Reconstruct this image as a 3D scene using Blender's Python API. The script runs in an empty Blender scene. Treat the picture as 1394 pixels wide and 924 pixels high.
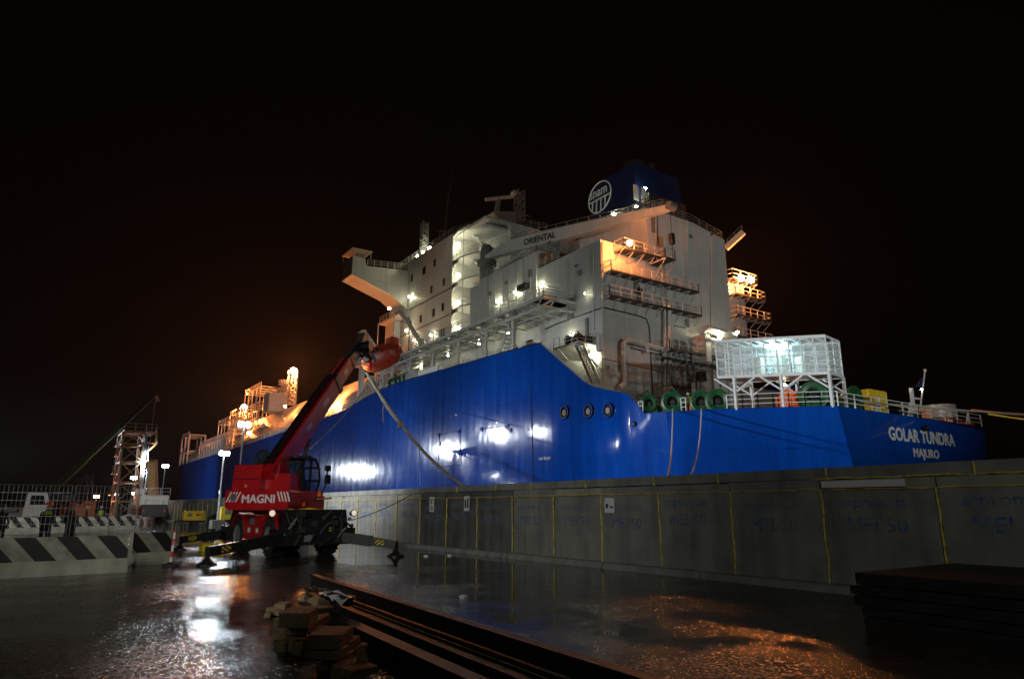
import bpy, math, random
from mathutils import Vector, Matrix
R = math.radians
rnd = random.Random(7)
SC = bpy.context.scene
COL = SC.collection
# ------------------------------------------------------------------ camera
FPX = 929.0
PITCH = math.atan(228/FPX); TH = math.atan(652/math.hypot(FPX, 228))
FWD = Vector((math.sin(TH)*math.cos(PITCH), math.cos(TH)*math.cos(PITCH), math.sin(PITCH)))
RT = Vector((math.cos(TH), -math.sin(TH), 0)); UP = RT.cross(FWD)
CAM = Vector((0, 0, 1.7))
cd = bpy.data.cameras.new('camera'); cam = bpy.data.objects.new('camera', cd); COL.objects.link(cam)
cd.sensor_width = 36; cd.lens = 24.0; cd.clip_start = .1; cd.clip_end = 3000
cam.matrix_world = Matrix(((RT.x, UP.x, -FWD.x, CAM.x), (RT.y, UP.y, -FWD.y, CAM.y), (RT.z, UP.z, -FWD.z, CAM.z), (0, 0, 0, 1)))
SC.camera = cam
SC.view_settings.view_transform = 'Standard'; SC.view_settings.look = 'None'
SC.view_settings.exposure = 0; SC.view_settings.gamma = 1
try: SC.display_settings.display_device = 'sRGB'
except Exception: pass
w = bpy.data.worlds.new('World'); SC.world = w; w.use_nodes = True
# night sky: the sun is far below the horizon, what is left is a faint brown town glow
bgn = w.node_tree.nodes['Background']
bgn.inputs[0].default_value = (.0030, .0017, .0013, 1); bgn.inputs[1].default_value = .4
SC.cycles.use_denoising = True
SC.cycles.max_bounces = 5; SC.cycles.diffuse_bounces = 3; SC.cycles.glossy_bounces = 3; SC.cycles.transmission_bounces = 3
SC.cycles.transparent_max_bounces = 12
SC.cycles.volume_bounces = 0; SC.cycles.sample_clamp_indirect = 4; SC.cycles.sample_clamp_direct = 0

def P(x, y, ax, v):
    """the point of the world plane (axis ax = v) that measured photo position x, y belongs to"""
    d = FWD*FPX + RT*(x-697) - UP*(y-462)
    t = (v-CAM[ax])/d[ax]
    return CAM + d*t

# ------------------------------------------------------------------ quay floodlights, followed by added fill spots
def spot(name, loc, target, power, color=(1, .97, .9), size=60, blend=.6, rad=.4, parent=None):
    l = bpy.data.lights.new(name, 'SPOT'); l.energy = power; l.color = color; l.spot_size = R(size); l.spot_blend = blend
    l.shadow_soft_size = rad
    o = bpy.data.objects.new(name, l); COL.objects.link(o); o.location = loc
    o.rotation_euler = (Vector(target)-Vector(loc)).to_track_quat('-Z', 'Y').to_euler()
    return o
def mirror_lamp(px, py, X, hull=39.0):
    p = P(px, py, 0, 2*hull-X); return Vector((X, p.y, p.z))
FLOODS = [(mirror_lamp(612, 613, -24), (39, 90, 5), 66000, 27), (mirror_lamp(680, 592, -24), (39, 70, 8), 30000, 18),
          (mirror_lamp(487, 641, -24), (39, 122, 4), 66000, 25), (mirror_lamp(735, 588, -24), (39, 58, 8), 7000, 16)]
for p, t, e, sz in FLOODS: spot('flood_fill_light', p, t, e, color=(.84, .92, 1), size=sz, blend=.8, rad=.55)
spot('flood_fill_light', (-26, 40, 9), (47, 33, 5), 115000, color=(.95, .97, 1), size=26, blend=1, rad=.5)
spot('flood_fill_light', (-26, 60, 9), (39, 56, 6), 70000, color=(.9, .95, 1), size=34, blend=1, rad=.5)
spot('flood_fill_light', (12.2, 62, 7.5), (39, 96, 2), 30000, color=(.88, .94, 1), size=70, blend=1, rad=.5)
spot('flood_fill_light', (12.2, 108, 8), (39, 158, 5), 26000, color=(.84, .92, 1), size=80, blend=1, rad=.5)
spot('flood_fill_light', (12.2, 180, 8), (40, 232, 6), 34000, color=(.84, .92, 1), size=80, blend=1, rad=.5)
spot('flood_fill_light', (-30, 70, 14), (47, 72, 29), 33000, color=(.95, 1, .86), size=44, blend=1, rad=.5)  # added fill for the superstructure, aimed high
spot('flood_fill_light', (26, -22, 9), (60, 40, 24), 52000, color=(.97, 1, .95), size=44, blend=1, rad=.5)  # added fill hung over the water, brightens transom and aft casing
spot('flood_fill_light', (-14, 2, 10), (14, 27, 1.2), 8500, color=(1, 1, .93), size=48, blend=1, rad=1.2)  # added fill for the wall, placed to throw the telehandler shadow aside
spot('flood_fill_light', (-12, -14, 9), (14, 8, 1.4), 3300, color=(1, 1, .94), size=34, blend=1, rad=1.2)  # second added wall fill, lifts the right-hand panels
spot('flood_fill_light', (-9, 15, 7), (3.9, 10.8, .3), 260, color=(1, 1, .85), size=24, blend=1, rad=.3)  # weak fill added to brighten the timber pile
spot('flood_fill_light', (-5, -9, 8), (7, 28, 4.2), 5200, color=(1, .97, .92), size=32, blend=1, rad=.5)  # fill added to bring up the red of the telehandler boom
spot('flood_fill_light', (8.5, 78, 7), (12.6, 93, 3), 2600, color=(.95, .98, 1), size=50, blend=1, rad=.4)  # fill added so the tan mobile crane is not dark
spot('flood_fill_light', (-9, 36, 6), (2, 56, .8), 9500, color=(.95, .98, 1), size=60, blend=1, rad=.4)  # fill added for the back row of barriers and the people there

# ------------------------------------------------------------------ materials
def nd(nt, t, **k):
    n = nt.nodes.new(t)
    for a, b in k.items(): setattr(n, a, b)
    return n
def mat(name, col, rough=.6, metal=0, noise=0, nscale=2.0, stretch=(1, 1, 1), bump=0, bscale=20, spec=None, coat=0, col2=None, detail=4):
    m = bpy.data.materials.new(name); m.use_nodes = True; nt = m.node_tree; b = nt.nodes['Principled BSDF']
    b.inputs['Base Color'].default_value = (*col, 1); b.inputs['Roughness'].default_value = rough; b.inputs['Metallic'].default_value = metal
    if spec is not None: b.inputs['Specular IOR Level'].default_value = spec
    if coat: b.inputs['Coat Weight'].default_value = coat; b.inputs['Coat Roughness'].default_value = .08
    tc = nd(nt, 'ShaderNodeTexCoord')
    if noise or col2:
        mp = nd(nt, 'ShaderNodeMapping'); mp.inputs['Scale'].default_value = stretch
        nt.links.new(tc.outputs['Object'], mp.inputs[0])
        n = nd(nt, 'ShaderNodeTexNoise'); n.inputs['Scale'].default_value = nscale; n.inputs['Detail'].default_value = detail
        nt.links.new(mp.outputs[0], n.inputs['Vector'])
        r = nd(nt, 'ShaderNodeValToRGB'); r.color_ramp.elements[0].position = .35; r.color_ramp.elements[1].position = .65
        c2 = col2 or tuple(c*(1-noise) for c in col)
        r.color_ramp.elements[0].color = (*c2, 1); r.color_ramp.elements[1].color = (*col, 1)
        nt.links.new(n.outputs['Fac'], r.inputs[0]); nt.links.new(r.outputs[0], b.inputs['Base Color'])
    if bump:
        n2 = nd(nt, 'ShaderNodeTexNoise'); n2.inputs['Scale'].default_value = bscale; n2.inputs['Detail'].default_value = 3
        nt.links.new(tc.outputs['Object'], n2.inputs['Vector'])
        bp = nd(nt, 'ShaderNodeBump'); bp.inputs['Strength'].default_value = bump; bp.inputs['Distance'].default_value = .05
        nt.links.new(n2.outputs['Fac'], bp.inputs['Height']); nt.links.new(bp.outputs[0], b.inputs['Normal'])
    return m
def emis(name, col, s):
    m = bpy.data.materials.new(name); m.use_nodes = True; nt = m.node_tree; b = nt.nodes['Principled BSDF']
    b.inputs['Base Color'].default_value = (*col, 1); b.inputs['Emission Color'].default_value = (*col, 1); b.inputs['Emission Strength'].default_value = s
    return m
M = {}
M['white'] = mat('ship white paint', (.62, .62, .58), .45, noise=.22, nscale=.5, stretch=(1, 1, .25), detail=8)
M['whitec'] = mat('white coated steel', (.75, .77, .78), .4, noise=.12, nscale=3)
M['grey'] = mat('grey deck paint', (.18, .19, .18), .6, noise=.3)
M['dark'] = mat('dark machinery', (.03, .03, .03), .5, noise=.4)
M['black'] = mat('black paint', (.012, .012, .013), .38, noise=.3, nscale=5)
M['red'] = mat('red machine paint', (.50, .008, .014), .32, noise=.2, nscale=3, coat=.3)
M['green'] = mat('green winch paint', (.012, .09, .03), .4, noise=.35, nscale=3)
M['orange'] = mat('orange lifeboat hull', (.42, .030, .004), .45, noise=.3, nscale=1.5)
M['yellow'] = mat('yellow paint', (.7, .52, .02), .45, noise=.2)
M['steel'] = mat('galvanised steel', (.35, .36, .37), .4, metal=.8, noise=.2, nscale=8)
M['rust'] = mat('rusty mill steel', (.016, .0135, .0125), .55, metal=.0, noise=.6, nscale=3, detail=10, bump=.06, bscale=18)
M['rubber'] = mat('tyre rubber', (.018, .018, .018), .75, bump=.3)
M['wood'] = mat('sawn timber', (.40, .31, .17), .7, noise=.35, nscale=3, stretch=(1, 6, 6), bump=.3, bscale=30)
M['rope'] = mat('worn mooring rope', (.38, .35, .27), .85, noise=.4, nscale=6, bump=1, bscale=25)
M['ropeo'] = mat('orange rope', (.8, .13, .02), .8, noise=.3, nscale=5)
M['ropey'] = mat('yellow rope', (.8, .5, .03), .8, noise=.3, nscale=5)
M['foam'] = mat('yellow sealing foam', (.95, .78, .16), .8, noise=.5, nscale=9, bump=1, bscale=30)
M['brown'] = mat('dark red brown crate', (.12, .02, .015), .6, noise=.3)
M['letter'] = mat('white lettering', (.72, .72, .7), .5)
M['bluel'] = mat('faded blue stencil paint', (.045, .12, .30), .85, nscale=5, detail=10, col2=(.21, .21, .20))
M['blackl'] = mat('black lettering', (.02, .02, .02), .5)
M['paper'] = mat('white sign plate', (.75, .76, .78), .4, noise=.05)
M['hi'] = mat('hi vis yellow', (.45, .75, .03), .7)
M['hio'] = mat('hi vis orange', (.85, .14, .02), .7)
M['navy'] = mat('navy workwear', (.02, .025, .05), .8)
M['skin'] = mat('skin', (.45, .25, .17), .5)
M['plastic'] = mat('crumpled white plastic', (.75, .78, .8), .25, bump=1, bscale=12)
M['redw'] = mat('signal red', (.6, .03, .02), .5)
M['bagreen'] = mat('olive green boom', (.09, .13, .03), .5, noise=.3)
M['tan'] = mat('tan crane paint', (.50, .30, .12), .45, noise=.15)
M['cream'] = mat('cream machine paint', (.6, .58, .5), .45, noise=.15)
M['excav'] = mat('orange digger paint', (.6, .16, .02), .5, noise=.3)
gm = bpy.data.materials.new('dark glass'); gm.use_nodes = True; b = gm.node_tree.nodes['Principled BSDF']
b.inputs['Base Color'].default_value = (.02, .025, .03, 1); b.inputs['Roughness'].default_value = .04; b.inputs['Alpha'].default_value = .35
M['glass'] = gm
M['window'] = mat('dark window glass', (.015, .018, .02), .08)
M['lw'] = emis('cool white lamp', (1, .95, .75), 90)
M['lc'] = emis('cold white lamp', (.78, .92, 1), 520)
M['lo'] = emis('sodium lamp', (1, .27, .06), 850)
M['lo2'] = emis('mast sodium lamp', (1, .26, .055), 2400)
M['lcw'] = emis('distant white lamp', (.78, .92, 1), 190)
M['ls'] = emis('small warm lamp', (1, .93, .62), 110)
M['hl'] = emis('headlight lens', (1, .85, .65), .55)
M['cage'] = emis('lit acrylic sheet', (.5, .95, 1), .0)
# hull paint
def plates(nt, vec, w, h, mortar=.012):
    """weld seams of plating in the Y-Z plane"""
    sp = nt.nodes.new('ShaderNodeSeparateXYZ'); nt.links.new(vec, sp.inputs[0]); cb = nt.nodes.new('ShaderNodeCombineXYZ')
    ad = nt.nodes.new('ShaderNodeMath'); ad.operation = 'ADD'; nt.links.new(sp.outputs[0], ad.inputs[0]); nt.links.new(sp.outputs[1], ad.inputs[1])
    nt.links.new(ad.outputs[0], cb.inputs[0]); nt.links.new(sp.outputs[2], cb.inputs[1])
    br = nt.nodes.new('ShaderNodeTexBrick'); br.inputs['Scale'].default_value = 1; br.inputs['Brick Width'].default_value = w; br.inputs['Row Height'].default_value = h
    br.inputs['Mortar Size'].default_value = mortar; br.inputs['Mortar Smooth'].default_value = .6; br.inputs['Color1'].default_value = (1, 1, 1, 1); br.inputs['Color2'].default_value = (.86, .86, .86, 1)
    nt.links.new(cb.outputs[0], br.inputs['Vector']); return br
def paint(name, c1, c2, scuff, rough, pw, ph, rust=.5, seam=.6, buckle=.02, bsc=.5):
    m = bpy.data.materials.new(name); m.use_nodes = True; nt = m.node_tree; b = nt.nodes['Principled BSDF']; L = nt.links.new
    ge = nd(nt, 'ShaderNodeNewGeometry'); PO = ge.outputs['Position']
    def nz(stretch, sc, de, ro=.6):
        mp = nd(nt, 'ShaderNodeMapping'); mp.inputs['Scale'].default_value = stretch; L(PO, mp.inputs[0]); n = nd(nt, 'ShaderNodeTexNoise'); n.inputs['Scale'].default_value = sc; n.inputs['Detail'].default_value = de; n.inputs['Roughness'].default_value = ro; L(mp.outputs[0], n.inputs['Vector']); return n.outputs['Fac']
    def ramp(f, a, c, ca=(0, 0, 0, 1), cb_=(1, 1, 1, 1)):
        q = nd(nt, 'ShaderNodeValToRGB'); q.color_ramp.elements[0].position = a; q.color_ramp.elements[1].position = c; q.color_ramp.elements[0].color = ca; q.color_ramp.elements[1].color = cb_; L(f, q.inputs[0]); return q.outputs[0]
    def mix(f, x, y_, bt='MIX'):
        q = nd(nt, 'ShaderNodeMixRGB', blend_type=bt)
        for i, v in enumerate((f, x, y_)):
            if isinstance(v, (int, float)): q.inputs[i].default_value = v
            elif isinstance(v, tuple): q.inputs[i].default_value = v
            else: L(v, q.inputs[i])
        return q.outputs[0]
    big = nz((.16, .16, .10), 1, 6); fine_ = nz((.9, .9, .05), 1.4, 8, .7)
    col = mix(ramp(fine_, .35, .7), (*c2, 1), (*c1, 1)); col = mix(ramp(big, .3, .7), mix(1, col, (.72, .72, .76, 1), 'MULTIPLY'), col)
    col = mix(ramp(nz((1.6, 1.6, .12), 1.5, 9, .75), .62, .86), col, (*scuff, 1))
    br = plates(nt, PO, pw, ph); col = mix(.55, col, mix(1, col, br.outputs['Color'], 'MULTIPLY'))
    col = mix(mix(1, br.outputs['Fac'], (seam, seam, seam, 1), 'MULTIPLY'), col, tuple(c*.35 for c in c2)+(1,))
    if rust: col = mix(mix(1, ramp(nz((1.1, 1.1, .08), 1.1, 7, .6), .68, .80), (rust, rust, rust, 1), 'MULTIPLY'), col, (.16, .07, .03, 1))
    L(col, b.inputs['Base Color'])
    rr = nd(nt, 'ShaderNodeMapRange'); rr.inputs[3].default_value = rough[0]; rr.inputs[4].default_value = rough[1]; L(fine_, rr.inputs[0]); L(rr.outputs[0], b.inputs['Roughness'])
    n2 = nz((bsc, bsc, bsc*.7), 1, 2); h = nd(nt, 'ShaderNodeMath', operation='MULTIPLY_ADD'); L(n2, h.inputs[0]); h.inputs[1].default_value = buckle
    h2 = nd(nt, 'ShaderNodeMath', operation='MULTIPLY'); L(br.outputs['Fac'], h2.inputs[0]); h2.inputs[1].default_value = -.008; L(h2.outputs[0], h.inputs[2])
    bp = nd(nt, 'ShaderNodeBump'); bp.inputs['Strength'].default_value = 1; bp.inputs['Distance'].default_value = 1; L(h.outputs[0], bp.inputs['Height']); L(bp.outputs[0], b.inputs['Normal'])
    return m
M['white'] = paint('ship white paint', (.62, .63, .60), (.50, .51, .48), (.40, .38, .33), (.35, .55), 6.5, 2.6, .55, .45, .05, .6)
def hull_mat(): return paint('blue hull paint', (.002, .085, .50), (.0012, .052, .34), (.05, .13, .38), (.05, .13), 11, 3.0, .18, .5, .022, .33)
M['hull'] = hull_mat()
M['funnel'] = mat('funnel blue', (.002, .012, .065), .4, noise=.2)
def asphalt():
    m = bpy.data.materials.new('wet asphalt'); m.use_nodes = True; nt = m.node_tree; b = nt.nodes['Principled BSDF']; L = nt.links.new
    tc = nd(nt, 'ShaderNodeTexCoord'); O = tc.outputs['Object']
    def mth(op, x, y_=None, z=None):
        q = nd(nt, 'ShaderNodeMath', operation=op)
        for i, v in enumerate((x, y_, z)):
            if v is None: continue
            if isinstance(v, (int, float)): q.inputs[i].default_value = v
            else: L(v, q.inputs[i])
        return q.outputs[0]
    def noise(sc, de, ro=.5, dist=0):
        n = nd(nt, 'ShaderNodeTexNoise'); n.inputs['Scale'].default_value = sc; n.inputs['Detail'].default_value = de; n.inputs['Roughness'].default_value = ro; n.inputs['Distortion'].default_value = dist; L(O, n.inputs['Vector']); return n.outputs['Fac']
    sp = nd(nt, 'ShaderNodeSeparateXYZ'); L(O, sp.inputs[0])
    # a shallow gutter of standing water runs along the wall side of the quay
    d = mth('ABSOLUTE', mth('SUBTRACT', sp.outputs[0], 10.0)); band = nd(nt, 'ShaderNodeMapRange'); L(d, band.inputs[0]); band.inputs[1].default_value = 1.5; band.inputs[2].default_value = 5.0; band.inputs[3].default_value = .17; band.inputs[4].default_value = 0
    yb = nd(nt, 'ShaderNodeMapRange'); L(sp.outputs[1], yb.inputs[0]); yb.inputs[1].default_value = 9.5; yb.inputs[2].default_value = 12.5
    gut = mth('MULTIPLY', band.outputs[0], yb.outputs[0])
    v = mth('SUBTRACT', mth('MULTIPLY_ADD', noise(.9, 8, .6), .35, mth('MULTIPLY', noise(.17, 5, .55), .75)), gut)
    wet = nd(nt, 'ShaderNodeValToRGB'); wet.color_ramp.elements[0].position = .43; wet.color_ramp.elements[1].position = .62; L(v, wet.inputs[0])
    W = wet.outputs[0]
    vo = nd(nt, 'ShaderNodeTexVoronoi'); vo.inputs['Scale'].default_value = 34; L(O, vo.inputs['Vector'])
    grit = mth('MULTIPLY_ADD', noise(24, 6, .75), 1.6, vo.outputs['Distance'])
    C0 = nd(nt, 'ShaderNodeTexVoronoi'); C0.inputs['Scale'].default_value = 30; L(O, C0.inputs['Vector'])
    h = mth('ADD', mth('MULTIPLY', mth('MULTIPLY', C0.outputs['Distance'], W), .008), mth('MULTIPLY', mth('MULTIPLY', grit, W), .004)); h = mth('ADD', h, mth('MULTIPLY', noise(1.6, 3), .0022))
    h = mth('ADD', h, mth('MULTIPLY', mth('MULTIPLY', noise(10, 4, .7), W), .005))
    bp = nd(nt, 'ShaderNodeBump'); bp.inputs['Strength'].default_value = 1; bp.inputs['Distance'].default_value = 1; L(h, bp.inputs['Height']); L(bp.outputs[0], b.inputs['Normal'])
    ce = nd(nt, 'ShaderNodeTexVoronoi'); ce.inputs['Scale'].default_value = 30; L(O, ce.inputs['Vector']); sc_ = nd(nt, 'ShaderNodeSeparateColor'); L(ce.outputs['Color'], sc_.inputs[0]); C1 = sc_.outputs[0]
    c2 = mth('MULTIPLY', C1, C1)
    L(mth('MULTIPLY_ADD', W, mth('MULTIPLY_ADD', c2, .30, .06), .055), b.inputs['Roughness'])
    cr = nd(nt, 'ShaderNodeValToRGB'); cr.color_ramp.elements[0].position = .25; cr.color_ramp.elements[1].position = .85; cr.color_ramp.elements[0].color = (.014, .013, .012, 1); cr.color_ramp.elements[1].color = (.085, .078, .07, 1)
    L(mth('MULTIPLY_ADD', C1, .45, mth('MULTIPLY', noise(3.3, 10, .7), .55)), cr.inputs[0]); L(cr.outputs[0], b.inputs['Base Color'])
    b.inputs['IOR'].default_value = 1.36
    return m
M['asphalt'] = asphalt()
def concrete(name, c1, c2, rough=.75, streak=True):
    m = bpy.data.materials.new(name); m.use_nodes = True; nt = m.node_tree; b = nt.nodes['Principled BSDF']; L = nt.links.new
    tc = nd(nt, 'ShaderNodeTexCoord'); ge = nd(nt, 'ShaderNodeNewGeometry')
    n = nd(nt, 'ShaderNodeTexNoise'); n.inputs['Scale'].default_value = 1.8; n.inputs['Detail'].default_value = 9; L(ge.outputs['Position'], n.inputs['Vector'])
    mp = nd(nt, 'ShaderNodeMapping'); mp.inputs['Scale'].default_value = (1, 1, .12); L(ge.outputs['Position'], mp.inputs[0])
    n2 = nd(nt, 'ShaderNodeTexNoise'); n2.inputs['Scale'].default_value = 2.2; n2.inputs['Detail'].default_value = 6; L(mp.outputs[0], n2.inputs['Vector'])
    mu = nd(nt, 'ShaderNodeMath', operation='MULTIPLY_ADD'); L(n2.outputs['Fac'], mu.inputs[0]); mu.inputs[1].default_value = .6
    m2 = nd(nt, 'ShaderNodeMath', operation='MULTIPLY'); L(n.outputs['Fac'], m2.inputs[0]); m2.inputs[1].default_value = .4; L(m2.outputs[0], mu.inputs[2])
    r = nd(nt, 'ShaderNodeValToRGB'); e = r.color_ramp.elements; e[0].position = .36; e[1].position = .62; e[0].color = (*c2, 1); e[1].color = (*c1, 1)
    L(mu.outputs[0], r.inputs[0]); L(r.outputs[0], b.inputs['Base Color']); b.inputs['Roughness'].default_value = rough
    bp = nd(nt, 'ShaderNodeBump'); bp.inputs['Strength'].default_value = .3; bp.inputs['Distance'].default_value = .01; L(n.outputs['Fac'], bp.inputs['Height']); L(bp.outputs[0], b.inputs['Normal'])
    return m
M['conc'] = concrete('precast concrete', (.27, .27, .245), (.15, .15, .14))
M['concb'] = concrete('pale precast concrete', (.36, .35, .28), (.22, .22, .17))
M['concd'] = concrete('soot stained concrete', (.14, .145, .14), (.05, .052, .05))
M['concw'] = concrete('barrier concrete', (.42, .40, .31), (.26, .25, .19))
M['water'] = mat('harbour water', (.004, .006, .008), .12, bump=.5, bscale=.8)
def stripes(name, a, b_, period, slant, axis='X'):
    m = bpy.data.materials.new(name); m.use_nodes = True; nt = m.node_tree; b = nt.nodes['Principled BSDF']; L = nt.links.new
    tc = nd(nt, 'ShaderNodeTexCoord'); sp = nd(nt, 'ShaderNodeSeparateXYZ'); L(tc.outputs['Object'], sp.inputs[0])
    ma = nd(nt, 'ShaderNodeMath', operation='MULTIPLY_ADD'); L(sp.outputs['Z'], ma.inputs[0]); ma.inputs[1].default_value = slant; L(sp.outputs[axis], ma.inputs[2])
    d = nd(nt, 'ShaderNodeMath', operation='DIVIDE'); L(ma.outputs[0], d.inputs[0]); d.inputs[1].default_value = period
    fr = nd(nt, 'ShaderNodeMath', operation='FRACT'); L(d.outputs[0], fr.inputs[0])
    gt = nd(nt, 'ShaderNodeMath', operation='GREATER_THAN'); L(fr.outputs[0], gt.inputs[0]); gt.inputs[1].default_value = .5
    n = nd(nt, 'ShaderNodeTexNoise'); n.inputs['Scale'].default_value = 4; n.inputs['Detail'].default_value = 8; L(tc.outputs['Object'], n.inputs['Vector'])
    mr = nd(nt, 'ShaderNodeMapRange'); mr.inputs[1].default_value = .3; mr.inputs[2].default_value = .7; mr.inputs[3].default_value = .5; mr.inputs[4].default_value = 1.1; L(n.outputs['Fac'], mr.inputs[0])
    mx = nd(nt, 'ShaderNodeMixRGB'); mx.inputs[1].default_value = (*a, 1); mx.inputs[2].default_value = (*b_, 1); L(gt.outputs[0], mx.inputs[0])
    mm = nd(nt, 'ShaderNodeMixRGB', blend_type='MULTIPLY'); mm.inputs[0].default_value = 1; L(mx.outputs[0], mm.inputs[1]); L(mr.outputs[0], mm.inputs[2])
    L(mm.outputs[0], b.inputs['Base Color']); b.inputs['Roughness'].default_value = .6
    return m
M['zebra'] = stripes('black and white barrier stripes', (.30, .29, .22), (.015, .015, .015), .92, .9)
M['zebra2'] = stripes('barrier top stripes', (.55, .54, .45), (.02, .02, .02), .92, 0)
M['rwz'] = stripes('red and white bands', (.6, .58, .55), (.6, .02, .02), .34, 1, 'X')
M['rws'] = stripes('red white slanted stripes', (.75, .74, .72), (.5, .01, .015), .17, 1, 'Y')
M['yz'] = stripes('yellow black warning', (.7, .52, .03), (.012, .012, .012), .12, 1, 'Y')

# ------------------------------------------------------------------ mesh helpers
BASE = {}
def meta(o, label=None, cat=None, group=None, kind=None):
    if label: o['label'] = label
    if cat: o['category'] = cat
    if group: o['group'] = group
    if kind: o['kind'] = kind
    return o
def thing(name, label, cat, loc=(0, 0, 0), group=None):
    o = bpy.data.objects.new(name, None); COL.objects.link(o); o.location = loc; o.empty_display_size = .3
    BASE[o.name] = Vector(loc); return meta(o, label, cat, group)
class MB:
    def __init__(s): s.v = []; s.f = []; s.mi = []; s.m = 0
    def add(s, vs, fs):
        n = len(s.v); s.v += [Vector(v) for v in vs]; s.f += [tuple(i+n for i in f) for f in fs]; s.mi += [s.m]*len(fs); return s
    def box(s, a, b):
        x0, y0, z0 = a; x1, y1, z1 = b
        return s.add([(x0, y0, z0), (x1, y0, z0), (x1, y1, z0), (x0, y1, z0), (x0, y0, z1), (x1, y0, z1), (x1, y1, z1), (x0, y1, z1)],
                     [(0, 3, 2, 1), (4, 5, 6, 7), (0, 1, 5, 4), (1, 2, 6, 5), (2, 3, 7, 6), (3, 0, 4, 7)])
    def cbox(s, a, b, c=.03):
        """box with chamfered edges along Z and top"""
        x0, y0, z0 = a; x1, y1, z1 = b
        pl = [(x0+c, y0), (x1-c, y0), (x1, y0+c), (x1, y1-c), (x1-c, y1), (x0+c, y1), (x0, y1-c), (x0, y0+c)]
        pi = [(x0+2*c, y0+c), (x1-2*c, y0+c), (x1-c, y0+2*c), (x1-c, y1-2*c), (x1-2*c, y1-c), (x0+2*c, y1-c), (x0+c, y1-2*c), (x0+c, y0+2*c)]
        vs = [(x, y, z0) for x, y in pl]+[(x, y, z1-c) for x, y in pl]+[(x, y, z1) for x, y in pi]
        fs = [tuple(range(7, -1, -1)), tuple(range(16, 24))]
        for k in range(8):
            j = (k+1) % 8; fs += [(k, j, 8+j, 8+k), (8+k, 8+j, 16+j, 16+k)]
        return s.add(vs, fs)
    def bar(s, a, b, wd, ht=None, up=(0, 0, 1)):
        a = Vector(a); b = Vector(b); ht = ht or wd; d = (b-a)
        if d.length < 1e-6: return s
        d.normalize(); u = Vector(up)
        if abs(d.dot(u)) > .98: u = Vector((0, 1, 0))
        r = d.cross(u).normalized(); u = r.cross(d)
        vs = [p+r*(i*wd/2)+u*(j*ht/2) for p in (a, b) for i, j in ((-1, -1), (1, -1), (1, 1), (-1, 1))]
        return s.add(vs, [(0, 1, 2, 3), (7, 6, 5, 4), (0, 4, 5, 1), (1, 5, 6, 2), (2, 6, 7, 3), (3, 7, 4, 0)])
    def tube(s, pts, r, n=6, r2=None, cap=True):
        pts = [Vector(p) for p in pts]; k = len(pts); vs = []; u = None
        for i, p in enumerate(pts):
            d = (pts[min(i+1, k-1)]-pts[max(i-1, 0)])
            d = d.normalized() if d.length else Vector((0, 0, 1))
            if u is None:
                u = Vector((0, 0, 1)) if abs(d.z) < .9 else Vector((1, 0, 0))
            x = d.cross(u).normalized(); u = x.cross(d).normalized()
            rr = r if r2 is None else r+(r2-r)*i/max(1, k-1)
            vs += [p+(x*math.cos(2*math.pi*j/n)+u*math.sin(2*math.pi*j/n))*rr for j in range(n)]
        fs = [(i*n+j, i*n+(j+1) % n, (i+1)*n+(j+1) % n, (i+1)*n+j) for i in range(k-1) for j in range(n)]
        if cap: fs += [tuple(range(n-1, -1, -1)), tuple(range((k-1)*n, k*n))]
        return s.add(vs, fs)
    def lathe(s, c, ax, prof, n=20):
        """prof: (distance along axis, radius)"""
        c = Vector(c); ax = Vector(ax).normalized(); t = Vector((0, 0, 1)) if abs(ax.z) < .9 else Vector((1, 0, 0))
        x = ax.cross(t).normalized(); y = ax.cross(x); vs = []
        for d, r in prof: vs += [c+ax*d+(x*math.cos(2*math.pi*j/n)+y*math.sin(2*math.pi*j/n))*max(r, .001) for j in range(n)]
        k = len(prof); fs = [(i*n+j, (i+1)*n+j, (i+1)*n+(j+1) % n, i*n+(j+1) % n) for i in range(k-1) for j in range(n)]
        fs += [tuple(range(n)), tuple(range(k*n-1, (k-1)*n-1, -1))]
        return s.add(vs, fs)
    def prism(s, poly, d):
        """poly: list of 3D points, extruded by vector d"""
        d = Vector(d); n = len(poly); vs = [Vector(p) for p in poly]+[Vector(p)+d for p in poly]
        return s.add(vs, [tuple(range(n)), tuple(range(2*n-1, n-1, -1))]+[(i, i+n, (i+1) % n+n, (i+1) % n) for i in range(n)])
    def ball(s, c, r, n=8):
        if not isinstance(r, (tuple, list)): r = (r, r, r)
        c = Vector(c); vs = []; k = n//2+1
        for i in range(k):
            a = math.pi*(i+.0)/(k-1)
            for j in range(n):
                b = 2*math.pi*j/n; vs.append(c+Vector((math.sin(a)*math.cos(b)*r[0], math.sin(a)*math.sin(b)*r[1], math.cos(a)*r[2])))
        return s.add(vs, [(i*n+j, (i+1)*n+j, (i+1)*n+(j+1) % n, i*n+(j+1) % n) for i in range(k-1) for j in range(n)])
    def rail(s, pts, h=1.05, sp=1.5, r=.03, n=3, posts=True):
        pts = [Vector(p) for p in pts]
        for a, b in zip(pts, pts[1:]):
            for q in range(n):
                z = h*(q+1)/n; s.bar(a+Vector((0, 0, z)), b+Vector((0, 0, z)), r*1.2)
            L = (b-a).length; m = max(1, round(L/sp))
            for q in range(m+1):
                p = a.lerp(b, q/m); s.bar(p, p+Vector((0, 0, h)), r*1.7)
        return s
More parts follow.
